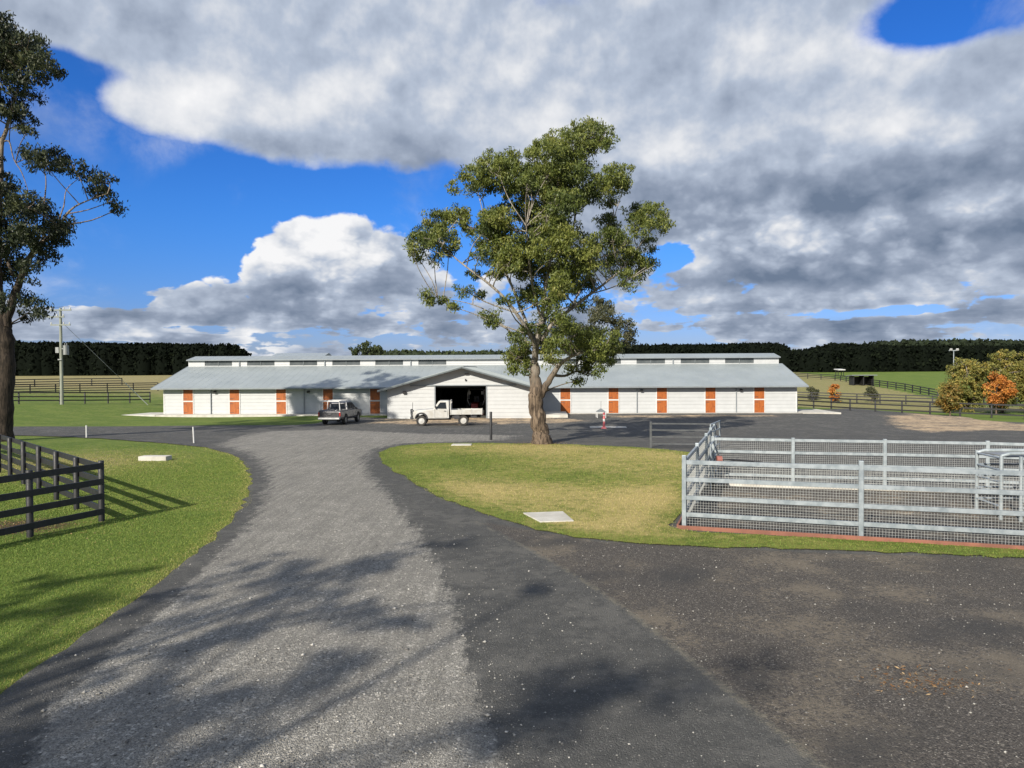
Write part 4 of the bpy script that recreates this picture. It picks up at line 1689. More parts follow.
mesh_dir = Vector((3.63, -1.2)).normalized()
front_pts = [YA, YB, (YB[0] + mesh_dir.x * 3.9, YB[1] + mesh_dir.y * 3.9), (YB[0] + mesh_dir.x * 7.8, YB[1] + mesh_dir.y * 7.8)]
steel('steel_yard_fence', 'near galvanised steel rail fence with wire mesh standing on the red edging board', front_pts, 1.74, [.34, .74, 1.17, 1.58])
steel('steel_yard_fence', 'galvanised steel side fence of the yard seen end on beside the lawn', [(YA[0] + .04, YA[1] + .11), (6.3, 24.0), YF], 1.70, [.34, .74, 1.17, 1.58], spacing=2.9, mesh=True)
bd = Vector((7.95, -2.2)).normalized()
back_pts = [(YC[0] + .12, YC[1]), (8.95, 23.55), (11.6, 23.0), (14.35, 22.3), (18.2, 20.9)]
steel('steel_yard_fence', 'far galvanised steel rail fence across the back of the yard', back_pts, 1.58, [.35, .72, 1.1, 1.5], mesh_h=1.5, spacing=20, rw=.085, pw=.10, m='galv_pale')
# leaning gate leaves at the far corner
def gate(label, a, b, z0, hgt, n, dz=0, name='steel_gate'):
    t = thing(name, label, 'gate', (a[0], a[1], h(*a) + z0), 0, 'steel tube gates')
    A_ = Vector((0, 0, 0))
    B_ = Vector((b[0] - a[0], b[1] - a[1], dz))
    mb = MB()
    Z = Vector((0, 0, hgt))
    mb.tube([A_, A_ + Z, B_ + Z, B_, A_], .028, 8)
    mb.build('gate_frame', M['galv'], t, True)
    for k in range(1, n):
        mb = MB()
        mb.tube([A_ + Z * (k / n), B_ + Z * (k / n)], .02, 8)
        mb.build('gate_bar', M['galv'], t, True)
    mb = MB()
    c = A_.lerp(B_, .5)
    mb.tube([A_.lerp(B_, .5), A_.lerp(B_, .5) + Z], .018, 8)
    mb.build('gate_brace', M['galv'], t, True)
    return t


gate('tallest galvanised tube gate, open at the far left corner of the steel yard', (7.3, 27.2), (8.2, 29.2), .0, 1.78, 6)
gate('low galvanised tube gate folded back just inside the yard side fence', (6.15, 22.9), (7.15, 25.9), .0, 1.45, 5)
# red edging
t = MB()
a = Vector((YA[0] - .12, YA[1] + .02, h(*YA)))
b = Vector((front_pts[-1][0], front_pts[-1][1] - .0, h(*front_pts[-1])))
nrm = Vector((-mesh_dir.y, mesh_dir.x, 0)) * -.09
t.bar(a + nrm + Vector((0, 0, .045)), b + nrm + Vector((0, 0, .045)), .05, .13)
tag(t.build('edging_board', M['edging'], None, bevel=.008), 'long red brown timber edging board under the near steel yard fence', 'edging board', 'red edging boards')
t = MB()
t.bar(Vector((YA[0] - .14, YA[1] + .06, .045)), Vector((6.2, 24.2, h(6.2, 24.2) + .045)), .05, .12)
tag(t.build('edging_board', M['edging'], None, bevel=.008), 'red brown timber edging board between the lawn and the yard side fence', 'edging board', 'red edging boards')
# pale kerb at the foot of the back fence
t = MB()
for i in range(len(back_pts) - 1):
    p, q = back_pts[i], back_pts[i + 1]
    t.bar(Vector((p[0], p[1] - .16, h(*p) + .06)), Vector((q[0], q[1] - .16, h(*q) + .06)), .12, .09)
tag(t.build('kerb', M['concrete_pale'], None), 'low cream kerb along the foot of the far steel yard fence', 'kerb')

# cattle crush like panel group at the right
cx, cy = 11.82, 18.3
cr = thing('cattle_race', 'galvanised tube cattle race with sheeted top inside the steel yard, far right', 'cattle race', (cx, cy, h(cx, cy)))
posts = [(.3, 0), (.62, -.25), (1.9, -.5), (.45, 1.2), (2.1, 1.1)]
for i, (x, y) in enumerate(posts):
    mb = MB()
    mb.tube([(x, y, -.02), (x, y, 1.62)], .045, 10)
    mb.build('post', M['galv_pale'], cr, True)
for (p, q) in ((0, 3), (1, 2), (3, 4), (2, 4)):
    for z in (.35, .65, .95, 1.25, 1.55):
        mb = MB()
        mb.tube([(*posts[p], z), (*posts[q], z)], .028, 8)
        mb.build('rail', M['galv'], cr, True)
mb = MB()
mb.tube([(.3, 0, 1.5), (.33, .02, 1.61), (.5, 0, 1.66), (2.0, .1, 1.66)], .045, 10)
mb.tube([(.45, 1.2, 1.56), (.6, 1.15, 1.62), (2.1, 1.1, 1.62)], .045, 10)
mb.build('top_rail', M['galv_pale'], cr, True)
mb = MB()
mb.b2(.5, 2.0, .1, 1.1, 1.56, 1.59)
mb.build('top_sheet', M['mid_metal'], cr)
mb = MB()
mb.b2(.62, 1.85, -.33, -.30, .5, 1.2)
mb.build('side_sheet', M['galv'], cr)

# clutter at the far left of the yard
px0, py0 = 6.55, 23.4
t = thing('hand_cart', 'small red hose cart with thin dark handles in the yard corner', 'cart', (px0, py0, h(px0, py0) + .012))
mb = MB()
mb.tube([(-.08, 0, .92), (.08, 0, .92)], .12, 16)
mb.build('hose_reel', M['orange'], t, True)
mb = MB()
for s in (-.14, .14):
    mb.tube([(s, 0, .15), (s, 0, .95), (s + .5, .1, .9), (s + 1.3, .2, .82)], .014, 6)
    mb.tube([(s, -.2, .12), (s, .25, .12)], .02, 6)
    mb.tube([(s, -.2, .12), (s, 0, .6)], .014, 6)
mb.build('cart_frame', M['dark_metal'], t, True)
for s in (-.2, .2):
    mb = MB()
    mb.disc_ring((s, 0, .17), 'x', .09, .17, .06, 16)
    mb.build('wheel', M['rubber'], t, True)


# ------------------------------------------------------------------ small things
def pad(px_a, px_b, yb, label, hgt, dep, cat, name, m='concrete_pale', off=0.03):
    xa, ya = ground(px_a, yb)
    xb, yb_ = ground(px_b, yb)
    t = MB()
    t.b2(0, math.hypot(xb - xa, yb_ - ya), 0, dep, -.1, hgt)
    o = t.build(name, M[m], None, bevel=.02)
    o.location = (xa, ya, h(xa, ya) + off)
    o.rotation_euler = (0, 0, math.atan2(yb_ - ya, xb - xa))
    return tag(o, label, cat)


# pit lid in the lawn: four traced corners
cs = [ground(523, 515), ground(540, 524), ground(574, 523), ground(563, 513.5)]
t = MB()
t.prism([(p[0] - cs[0][0], p[1] - cs[0][1]) for p in cs], 'z', -.1, .035)
o = t.build('pit_lid', M['concrete_pale'], None, bevel=.015)
o.location = (*cs[0], h(*cs[0]) + .03)
tag(o, 'pale square concrete pit lid set in the front of the central lawn', 'pit lid')
pad(138, 166, 461, 'low pale concrete block lying on the left grass verge', .16, .55, 'concrete block', 'concrete_block')
pad(451, 471, 446.5, 'small flat concrete slab at the back edge of the central lawn', .05, .7, 'slab', 'pit_lid')


def marker(px_, yb, yt, label, lean=0):
    x, y = ground(px_, yb)
    hh = (yb - yt) * y / FPX
    t = MB()
    t.tube([(0, 0, -.1), (lean * .5, 0, hh * .5), (lean, 0, hh)], .042, 8)
    o = t.build('marker_post', M['white'], None, True)
    o.location = (x, y, h(x, y) + .01)
    tag(o, label, 'marker post', 'white marker posts')


marker(86.5, 438, 425.5, 'thin white marker post on the far side verge, left one of two', .0)
marker(194, 443.5, 427, 'thin white marker post at the bend of the driveway, right one of two', -.04)
x, y = ground(491, 440.5)
t = MB()
hh = 28.5 * y / FPX
t.tube([(0, 0, -.2), (0, 0, hh - .02), (0, 0, hh)], [.075, .075, .065], 12)
o = t.build('bollard', M['black'], None, True, sharp=50)
o.location = (x, y, h(x, y) + .02)
tag(o, 'lone black round post standing left of the large gum tree', 'post')

# pink marker and its frame
x, y = ground(604, 429)
t = thing('marker_post', 'faded pink and white plastic marker post right of the large gum trunk', 'marker post', (x, y, h(x, y) + .03))
hh = 16 * y / FPX
mb = MB()
mb.tube([(0, 0, 0), (0, 0, hh)], .085, 10)
mb.build('post', M['pink'], t, True)
mb = MB()
mb.tube([(0, 0, hh * .45), (0, 0, hh * .6)], .09, 10)
mb.tube([(0, 0, hh * .8), (0, 0, hh * .86)], .09, 10)
mb.build('band', M['white'], t, True)
mb = MB()
mb.tube([(0, 0, 0), (0, 0, .12)], [.2, .15], 12)
mb.build('base', M['pink'], t, True)
pad(590, 627, 428.2, 'flat pale concrete slab on the ground behind the pink marker post', .05, 1.2, 'slab', 'concrete_slab', off=0)
x, y = ground(601, 418)
t = thing('wire_rack', 'small grey peaked canopy frame on thin white legs in front of the stable wall', 'canopy frame', (x, y, h(x, y) + .02))
w_ = 9 * y / FPX
mb = MB()
mb.add([(-w_ / 2, -.5, .55), (w_ / 2, -.5, .55), (w_ / 2, .5, .55), (-w_ / 2, .5, .55), (0, 0, .85)], [(0, 1, 4), (1, 2, 4), (2, 3, 4), (3, 0, 4), (0, 3, 2, 1)])
mb.build('canopy', M['soffit'], t)
mb = MB()
mb.tube([(0, 0, .84), (0, 0, 1.5)], .02)
mb.build('mast', M['mid_metal'], t)
for sx_ in (-1, 1):
    for sy_ in (-1, 1):
        mb = MB()
        mb.tube([(sx_ * w_ * .46, sy_ * .46, 0), (sx_ * w_ * .46, sy_ * .46, .56)], .035)
        mb.build('leg', M['white'], t, True)

# ------------------------------------------------------------------ power pole
x, y = ground(62, 404.5)
y = min(y, 80)
zt = at_depth(62, 308, y).z
z0 = h(x, y)
ph = zt - z0
pp = thing('power_pole', 'weathered timber power pole with cross arms and a small transformer on the left field', 'power pole', (x, y, z0))
mb = MB()
mb.tube([(0, 0, -.3), (0, 0, ph * .5), (0, 0, ph)], [.19, .16, .125], 12)
mb.build('pole', M['pole'], pp, True, sharp=60)
ppm = y / FPX
for dz_, w0, w1 in ((2.2, -1.05, 1.25), (9, -1.75, .5), (17, -1.0, 1.15)):
    mb = MB()
    z = ph - dz_ * ppm
    mb.b2(w0, w1, -.22, -.12, z - .06, z + .06)
    a_ = mb.build('cross_arm', M['pole'], pp)
    for u in (w0 + .1, (w0 + w1) / 2 + .35, w1 - .1):
        mb = MB()
        mb.tube([(u, -.17, z + .06), (u, -.17, z + .12), (u, -.17, z + .3)], [.03, .07, .05], 8)
        mb.build('insulator', M['white'], a_, True)
mb = MB()
zc_ = ph - 42 * ppm
mb.tube([(.55, -.05, zc_ - .5), (.55, -.05, zc_ + .5)], .28, 14)
mb.b2(.1, .55, -.1, 0, zc_ + .1, zc_ + .2)
mb.b2(-.5, -.15, -.2, .1, zc_ - .3, zc_ + .3)
mb.tube([(.45, -.05, zc_ + .5), (.45, -.05, zc_ + .75)], .05)
mb.tube([(.65, -.05, zc_ + .5), (.65, -.05, zc_ + .75)], .05)
mb.build('transformer', M['mid_metal'], pp, True)
mb = MB()
mb.b2(-.2, .2, -.3, -.17, ph * .46, ph * .46 + .12)
mb.build('meter_box', M['mid_metal'], pp)
# stay wire with its sleeve
gx1, gy1 = ground(148, 405)
mb = MB()
top = Vector((.05, 0, ph * .86))
foot = Vector((gx1 - x, gy1 - y, h(gx1, gy1) - z0))
mb.tube([top, foot], .022, 5)
sw = mb.build('stay_wire', M['mid_metal'], pp, True)
mb = MB()
mb.tube([foot, foot.lerp(top, .28)], .05, 8)
mb.build('stay_sleeve', M['white'], sw, True)


def catenary(a, b, sag, n=24):
    return [Vector(a).lerp(Vector(b), t / n) + Vector((0, 0, -4 * sag * (t / n) * (1 - t / n))) for t in range(n + 1)]


mb = MB()
for u in (-.95, .45, 1.1):
    mb.tube(catenary((u, -.17, ph + .15), (-90 + u, 25, ph + 1.5), 1.6), .012, 4)
mb.build('power_line', M['dark_metal'], pp)

# ------------------------------------------------------------------ shelter shed, far roofs, flood light tower
x, y = ground(853.5, 385.5)
k = y / FPX
t = thing('shelter_shed', 'dark open fronted paddock shelter with a thin pale roof on the green slope', 'shed', (x, y, h(x, y)), R(-6))
Wd, Hh = 19.5 * k, 9.5 * k
mb = MB()
mb.b2(0, Wd, 2.6, 2.75, -.6, Hh * .92)
mb.b2(0, .15, 0, 2.6, -.6, Hh)
mb.b2(Wd - .15, Wd, 0, 2.6, -.6, Hh)
mb.b2(Wd * .48, Wd * .52, 0, 2.6, -.6, Hh)
mb.build('wall', M['black'], t)
mb = MB()
mb.box((Wd / 2, 1.3, Hh + .08), (Wd + 1.0, 3.8, .12), rx=-.05)
mb.build('roof', M['fascia'], t)
x, y = ground(838, 376)
k = y / FPX
t = thing('water_tank_shelter', 'tiny pale roofed shelter at the foot of the pine windbreak', 'shelter', (x, y, h(x, y)))
mb = MB()
for u in (0, 5.5 * k):
    for v in (0, 1.5):
        mb.b2(u, u + .15, v, v + .15, -.4, 2.6 * k + 1)
mb.build('post', M['black'], t)
mb = MB()
mb.box((2.8 * k, .8, 2.6 * k + 1.1), (7 * k, 3, .25), rx=.06)
mb.build('roof', M['white'], t)

p0 = at_depth(271, 356.5, 120)
k = 120 / FPX
t = thing('far_shed', 'distant pale roofed shed showing just above the left half of the stable roof', 'shed', (p0.x, p0.y, h(p0.x, p0.y)))
zr = at_depth(271, 352.6, 120).z - h(p0.x, p0.y)
Wd = 50 * k
mb = MB()
mb.b2(0, Wd, 0, 7.6, 0, zr - .7)
mb.build('wall', M['fascia'], t)
mb = MB()
mb.prism([(-.3, zr - .8), (8, zr - .8), (4, zr)], 'x', -.3, Wd + .3)
mb.build('roof', M['galv_pale'], t)

x, y = 55.5, 93.0
t = thing('floodlight_tower', 'thin pale lighting pole rising above the yellow autumn trees at right', 'lighting pole', (x, y, h(x, y)))
ht = at_depth(954, 350.5, y).z - h(x, y)
mb = MB()
mb.tube([(0, 0, -.1), (0, 0, ht)], [.08, .05], 10)
mb.build('pole', M['galv_pale'], t, True)
mb = MB()
mb.b2(-.6, .6, -.05, .05, ht - .05, ht + .05)
mb.build('cross_arm', M['galv_pale'], t)
for s in (-.4, .4):
    mb = MB()
    mb.box((s, -.1, ht + .12), (.28, .16, .2), rx=.5)
    mb.build('lamp_head', M['white'], t)

# ------------------------------------------------------------------ trees
def bark_mat(name, pale, dark, mixpos, rough_base):
    m, gx, b = newmat(name)
    v = gx.node('ShaderNodeTexCoord').outputs['Object']
    mp = gx.node('ShaderNodeMapping')
    mp.inputs['Scale'].default_value = (5.5, 5.5, .8)
    gx.nt.links.new(v, mp.inputs[0])
    n1 = gx.noise(mp.outputs[0], 2.2, 7, .7, .6)
    n2 = gx.noise(v, .6, 4, .6)
    sp_ = gx.node('ShaderNodeSeparateXYZ')
    gx.nt.links.new(v, sp_.inputs[0])
    hgt = gx.ss(gx.add(sp_.outputs[2], gx.mul(gx.sub(n2, .5), 3.0)), mixpos[0], mixpos[1])
    rough_c = gx.mix(gx.ss(n1, .38, .62), rough_base[0], rough_base[1])
    pale_c = gx.mix(gx.ss(n1, .40, .66), pale, dark)
    gx.put(b.inputs['Base Color'], gx.mix(hgt, rough_c, pale_c))
    b.inputs['Roughness'].default_value = .85
    b.inputs['Specular IOR Level'].default_value = .2
    bp = gx.node('ShaderNodeBump')
    bp.inputs['Strength'].default_value = 1.0
    bp.inputs['Distance'].default_value = .05
    gx.put(bp.inputs['Height'], n1)
    gx.put(b.inputs['Normal'], bp.outputs[0])
    return m


M['bark'] = bark_mat('gum_bark', (.36, .33, .285), (.11, .088, .07), (2.6, 5.5), ((.035, .026, .020), (.20, .150, .108)))
M['bark_dark'] = bark_mat('dark_gum_bark', (.27, .22, .17), (.07, .055, .042), (8, 13), ((.016, .013, .011), (.060, .046, .035)))
M['gum_leaf'] = leaf_mat('gum_leaf', [(0, (.036, .054, .016)), (.35, (.090, .118, .027)), (.7, (.165, .190, .040)), (1, (.26, .255, .072))], .5, .25)
M['gum_dark'] = leaf_mat('dark_gum_leaf', [(0, (.012, .018, .009)), (.4, (.026, .036, .015)), (.8, (.055, .066, .027)), (1, (.10, .105, .05))], .5, .15)
M['gum_grey'] = leaf_mat('grey_gum_leaf', [(0, (.035, .045, .022)), (.5, (.080, .085, .042)), (1, (.15, .135, .07))], .6, .15)
M['autumn_y'] = leaf_mat('yellow_green_leaf', [(0, (.085, .10, .028)), (.4, (.20, .20, .050)), (.75, (.36, .29, .075)), (1, (.50, .33, .08))], .6, .3)
M['autumn_m'] = leaf_mat('mixed_autumn_leaf', [(0, (.12, .12, .03)), (.4, (.24, .17, .045)), (.75, (.42, .22, .05)), (1, (.48, .30, .06))], .6, .3)
M['autumn_r'] = leaf_mat('orange_red_leaf', [(0, (.20, .12, .03)), (.35, (.42, .15, .035)), (.7, (.58, .24, .05)), (1, (.50, .40, .08))], .6, .3)
M['pine'] = leaf_mat('cloud_shaded_pine_needles', [(0, (.0035, .005, .0035)), (.5, (.006, .009, .0055)), (1, (.011, .015, .008))], .95, 0)  # near black: the cloud shadow over the pines is put into the colour
M['pine'].node_tree.nodes['Principled BSDF'].inputs['Specular IOR Level'].default_value = .05
M['bush'] = leaf_mat('bush_leaf', [(0, (.012, .020, .008)), (.5, (.030, .045, .014)), (1, (.07, .085, .028))], .8, .1)


def leaf_cloud(centres, radii, per, L, Wd, seed, droop=.5, flat=.7, sub=.38, tone_sp=.2, tone0=.45, nleaf=(26, 46)):
    """leaf shaped faces grouped in many small sprays spread through each clump"""
    r = np.random.default_rng(seed)
    V = []
    T = []
    for (c, rad) in zip(centres, radii):
        ns = max(5, int(per * rad ** 2))
        # sprays lie towards the shell of the clump
        d = r.normal(0, 1, (ns, 3))
        d /= np.linalg.norm(d, axis=1)[:, None]
        rr_ = rad * r.uniform(.35, 1.0, ns) ** .6
        sc = np.asarray(c) + d * rr_[:, None] * np.array([1, 1, flat])
        ct = tone0 + r.normal(0, tone_sp * .6)
        for s in sc:
            nl = int(r.integers(*nleaf))
            sr = sub * r.uniform(.6, 1.35)
            p = r.normal(0, 1, (nl, 3))
            p = p / np.linalg.norm(p, axis=1)[:, None] * (r.uniform(0, 1, nl) ** .45)[:, None] * sr
            p[:, 2] = p[:, 2] * .75
            p += s
            u = r.normal(0, 1, (nl, 3))
            u[:, 2] -= droop * 2.2
            u /= np.linalg.norm(u, axis=1)[:, None]
            w = np.cross(u, r.normal(0, 1, (nl, 3)))
            w /= np.linalg.norm(w, axis=1)[:, None] + 1e-9
            l_ = L * r.uniform(.6, 1.3, nl)[:, None]
            w_ = Wd * r.uniform(.6, 1.3, nl)[:, None]
            V.append(np.stack([p - u * l_ * .5, p + w * w_ * .5, p + u * l_ * .5, p - w * w_ * .5], 1).reshape(-1, 3))
            T.append(np.repeat(np.clip(ct + r.normal(0, tone_sp * .6) + r.normal(0, .12, nl), 0, 1), 4))
    return np.concatenate(V), np.concatenate(T)


def tree(name, label, base, trunk, limbs, clumps, leaf, bark, seed, cat='tree', per=9, L=.17, Wd=.055, droop=.5, group=None, sub=.38, flat=.75, twig=.045, n=12, tone0=.45, twigs=True, nleaf=(26, 46)):
    """trunk: [(x, y, z, r)], limbs: lists of the same, clumps: [(x, y, z, r)], all relative to the base"""
    rg = random.Random(seed)
    t = thing(name, label, cat, base, 0, group)

    def refine(pl, k=4, wob=.06):
        pts, rad = [], []
        for i in range(len(pl) - 1):
            p0 = Vector(pl[max(i - 1, 0)][:3]); p1 = Vector(pl[i][:3]); p2 = Vector(pl[i + 1][:3]); p3 = Vector(pl[min(i + 2, len(pl) - 1)][:3])
            for q in range(k):
                s = q / k
                p = .5 * ((2 * p1) + (-p0 + p2) * s + (2 * p0 - 5 * p1 + 4 * p2 - p3) * s * s + (-p0 + 3 * p1 - 3 * p2 + p3) * s ** 3)
                r_ = pl[i][3] * (1 - s) + pl[i + 1][3] * s
                pts.append(p + Vector((rg.uniform(-1, 1), rg.uniform(-1, 1), 0)) * wob * min(1, r_ * 4) * (1 if i or q else 0))
                rad.append(r_)
        pts.append(Vector(pl[-1][:3])); rad.append(pl[-1][3])
        return pts, rad
    nodes = []
    pts, rad = refine(trunk)
    mb = MB()
    mb.tube(pts, rad, 24, wob=.03, rng=rg)
    mb.build('trunk', bark, t, True, sharp=80)
    nodes += list(zip(pts, rad))
    for lb in limbs:
        pts, rad = refine(lb)
        mb = MB()
        mb.tube(pts, rad, n, wob=.06, rng=rg)
        mb.build('limb', bark, t, True, sharp=80)
        nodes += list(zip(pts, rad))
    if twigs:
        mb = MB()
        for (x, y, z, r_) in clumps:
            c = Vector((x, y, z))
            best = None
            for p, q in nodes:
                hd = math.hypot(p.x - x, p.y - y)
                if p.z > z - .45 * hd + .2:
                    continue
                d = (p - c).length - min(q, .3) * 1.2
                if best is None or d < best[0]:
                    best = (d, p, q)
            if best is None:
                continue
            p, q = best[1], min(best[2] * .6, twig)
            if (c - p).length > 3.2:
                continue
            m_ = p.lerp(c, .5) + Vector((rg.uniform(-.3, .3), rg.uniform(-.3, .3), rg.uniform(-.2, .25)))
            pl = [(*p, max(q, .03)), (*m_, max(q * .7, .024)), (*c, .018)]
            a, b = refine(pl, 3, .15)
            mb.tube(a, b, 6, cap=False)
            for k in range(5):
                e = c + Vector((rg.uniform(-1, 1), rg.uniform(-1, 1), rg.uniform(-.4, .8))) * r_ * .8
                s0 = a[-2]
                mb.tube([s0, s0.lerp(e, .5) + Vector((0, 0, -.1)), e], [.02, .014, .008], 5, cap=False)
        mb.build('branches', bark, t, True, sharp=80)
    v, tn = leaf_cloud([c[:3] for c in clumps], [c[3] for c in clumps], per, L, Wd, seed, droop, flat, sub, tone0=tone0, nleaf=nleaf)
    raw('crown', v, np.arange(len(v)).reshape(-1, 4), leaf, t, {'tone': tn})
    return t


def from_px(l, base, dist, rpx=None):
    """image outlines of limbs and clumps placed round the tree's own distance, with real depth given per entry"""
    k = dist / FPX
    out = []
    for q in l:
        px_, py_, r_ = q[:3]
        dep = q[3] if len(q) > 3 else 0
        p = at_depth(px_, py_, dist + dep)
        out.append((p.x - base[0], p.y - base[1], p.z - base[2], r_))
    return out


# --- the big gum tree on the lawn
tbx, tby = ground(541, 444.5)
TB = (tbx, tby, h(tbx, tby))
Zx = lambda q: (400 + q[0] / 2.257, 110 + q[1] / 2.257)
kpm = tby / FPX


def zz(l):
    return from_px([(*Zx(q), q[2] / 2.257 * kpm * (.5 if len(q) < 5 else 1), *(q[3:4])) for q in l], TB, tby)


def zzr(l):
    return from_px([(*Zx(q), q[2], *(q[3:4])) for q in l], TB, tby)


trunk = zzr([(322, 762, .78), (321, 752, .62), (318, 735, .50), (312, 700, .45), (307, 660, .43), (306, 632, .40), (304, 600, .30), (303, 570, .25)])
trunk[0] = (trunk[1][0], trunk[1][1], -.3, .85)
limbs = [
    zzr([(305, 632, .25), (303, 580, .22), (306, 540, .19), (314, 500, .16, -.2), (322, 450, .13, -.3), (332, 380, .10, -.3), (345, 300, .08, 0), (352, 220, .05, .2), (372, 130, .03, .4), (390, 70, .02, .4)]),
    zzr([(312, 655, .26), (326, 628, .24, -.1), (344, 600, .20, -.3), (358, 578, .16, -.6), (380, 560, .11, -1.0), (420, 545, .06, -1.4), (460, 540, .03, -1.8)]),
    zzr([(346, 598, .12, -.3), (372, 600, .09, .2), (400, 590, .06, .6), (425, 600, .03, .9)]),
    zzr([(306, 560, .15), (300, 520, .14, -.6), (270, 470, .12, -1.2), (236, 425, .10, -1.6), (200, 392, .08, -1.8), (160, 362, .06, -1.8), (120, 330, .045, -1.6), (85, 295, .03, -1.4), (55, 290, .02, -1.2)]),
    zzr([(308, 530, .14), (285, 480, .12, .8), (262, 420, .10, 1.6), (240, 370, .09, 2.2), (215, 300, .07, 2.6), (190, 240, .045, 2.8), (175, 180, .02, 3.0)]),
    zzr([(300, 530, .09), (262, 510, .075, .8), (225, 480, .06, 1.2), (200, 455, .045, 1.3), (150, 435, .03, 1.3), (85, 425, .02, 1.0)]),
    zzr([(316, 500, .15), (340, 440, .13, .8), (365, 370, .11, 1.3), (385, 300, .09, 1.6), (396, 230, .07, 1.8), (402, 150, .05, 1.6), (420, 80, .03, 1.2)]),
    zzr([(320, 520, .15), (345, 480, .13, -.4), (385, 450, .11, -.8), (430, 415, .09, -1.0), (470, 385, .075, -1.2), (510, 350, .06, -1.0), (545, 300, .04, -.6), (575, 262, .025, -.4)]),
    zzr([(385, 450, .08, -.8), (420, 380, .06, .4), (450, 320, .05, 1.2), (480, 250, .035, 1.6), (500, 190, .02, 1.8)]),
    zzr([(318, 470, .10), (300, 400, .09, -1.0), (290, 330, .07, -1.8), (285, 262, .03, -2.2)]),
    zzr([(430, 415, .05, -1.0), (480, 400, .035, -1.6), (530, 375, .025, -2.0), (575, 350, .015, -2.2)]),
]
limbs = [[(x, y, z, r_ * (.74 if i else .85)) for (x, y, z, r_) in l] for i, l in enumerate(limbs)]
trunk = [(x, y, z, r_ * .90) for (x, y, z, r_) in trunk]
raw_cl = [(430, 60, 45), (385, 85, 48), (330, 110, 45), (290, 100, 26), (395, 48, 26), (455, 62, 28), (350, 75, 30), (455, 80, 24),
          (215, 130, 46), (165, 150, 30), (250, 125, 30), (190, 165, 30), (160, 175, 18), (128, 182, 14), (235, 160, 26),
          (485, 158, 42), (445, 180, 34), (505, 148, 22), (470, 200, 26),
          (330, 170, 50), (380, 155, 46), (275, 195, 46), (305, 240, 52), (235, 235, 34), (400, 210, 36), (350, 210, 46), (290, 150, 40), (410, 130, 34),
          (135, 240, 32), (90, 258, 42), (52, 300, 32), (40, 338, 18), (105, 300, 36), (70, 325, 22), (150, 270, 26), (75, 285, 30), (30, 320, 14),
          (205, 290, 42), (250, 300, 48), (180, 330, 26), (220, 345, 36), (265, 340, 34), (200, 250, 30),
          (75, 422, 20), (108, 438, 13), (150, 400, 18), (200, 468, 26), (175, 420, 15), (122, 448, 10), (215, 485, 14), (60, 430, 12), (238, 440, 20), (160, 370, 14),
          (560, 238, 38), (592, 255, 26), (530, 232, 26), (472, 262, 30), (545, 262, 26), (598, 245, 14),
          (500, 305, 34), (530, 345, 40), (480, 345, 32), (555, 295, 26), (520, 375, 26), (560, 345, 18), (450, 290, 24),
          (330, 300, 52), (380, 290, 40), (395, 345, 40), (340, 370, 44), (290, 350, 38), (300, 400, 34), (375, 400, 38), (430, 340, 34), (350, 260, 34),
          (420, 385, 30), (340, 430, 34), (290, 440, 26), (400, 430, 26),
          (360, 480, 34), (330, 520, 36), (385, 515, 44), (440, 525, 42), (475, 545, 30), (410, 555, 26), (350, 560, 26), (300, 475, 26), (445, 560, 28), (480, 520, 24),
          (272, 520, 28), (268, 560, 30), (255, 590, 15), (280, 500, 20), (285, 585, 12), (265, 540, 26),
          (415, 590, 17), (400, 610, 10), (450, 585, 14), (430, 575, 18), (385, 585, 12), (245, 562, 14), (462, 562, 16)]
rg = random.Random(9)
# the gaps between neighbouring big clumps of the upper crown are filled with smaller ones
extra = []
for i_ in range(len(raw_cl)):
    for j_ in range(i_ + 1, len(raw_cl)):
        a_, b_ = raw_cl[i_], raw_cl[j_]
        d_ = math.hypot(a_[0] - b_[0], a_[1] - b_[1])
        if a_[2] > 29 and b_[2] > 29 and d_ < (a_[2] + b_[2]) * .95 and a_[0] > 190 and b_[0] > 190 and rg.random() < .20:
            extra.append(((a_[0] + b_[0]) / 2, (a_[1] + b_[1]) / 2, 30))
raw_cl += extra
clumps = []
for (zx_, zy_, zr_) in raw_cl:
    # nearer the middle of the crown the clumps spread deeper
    cx_ = (zx_ - 330) / 280.0
    cy_ = (zy_ - 300) / 270.0
    lim = math.sqrt(max(.05, 1 - min(1, cx_ ** 2 + cy_ ** 2))) * 4.6
    if zy_ > 460 and zr_ < 30:
        lim = 1.6
    for rep in range(2 if zr_ > 28 else 1):
        dep = rg.uniform(-lim, lim * .85)
        jx, jy = rg.uniform(-8, 8), rg.uniform(-8, 8)
        p = at_depth(*Zx((zx_ + jx, zy_ + jy)), tby + dep)
        clumps.append((p.x - TB[0], p.y - TB[1], p.z - TB[2], zr_ / 2.257 * kpm * (.92 if rep == 0 else .75)))
tree('gum_tree', 'tallest spreading eucalyptus with pale branches standing alone on the central lawn', TB, trunk, limbs, clumps, M['gum_leaf'], M['bark'], 21,
     per=33, L=.18, Wd=.06, droop=.55, sub=.34, flat=.9, tone0=.50, nleaf=(44, 76))

# --- the left gum tree, partly outside the frame
LB_ = ground(2, 441)
LB = (LB_[0], LB_[1], h(*LB_))
kl = LB[1] / FPX
Zl = lambda q: (q[0] / 2.325, q[1] / 2.325)


def zl(l):
    return from_px([(*Zl(q), q[2], *(q[3:4])) for q in l], LB, LB[1])


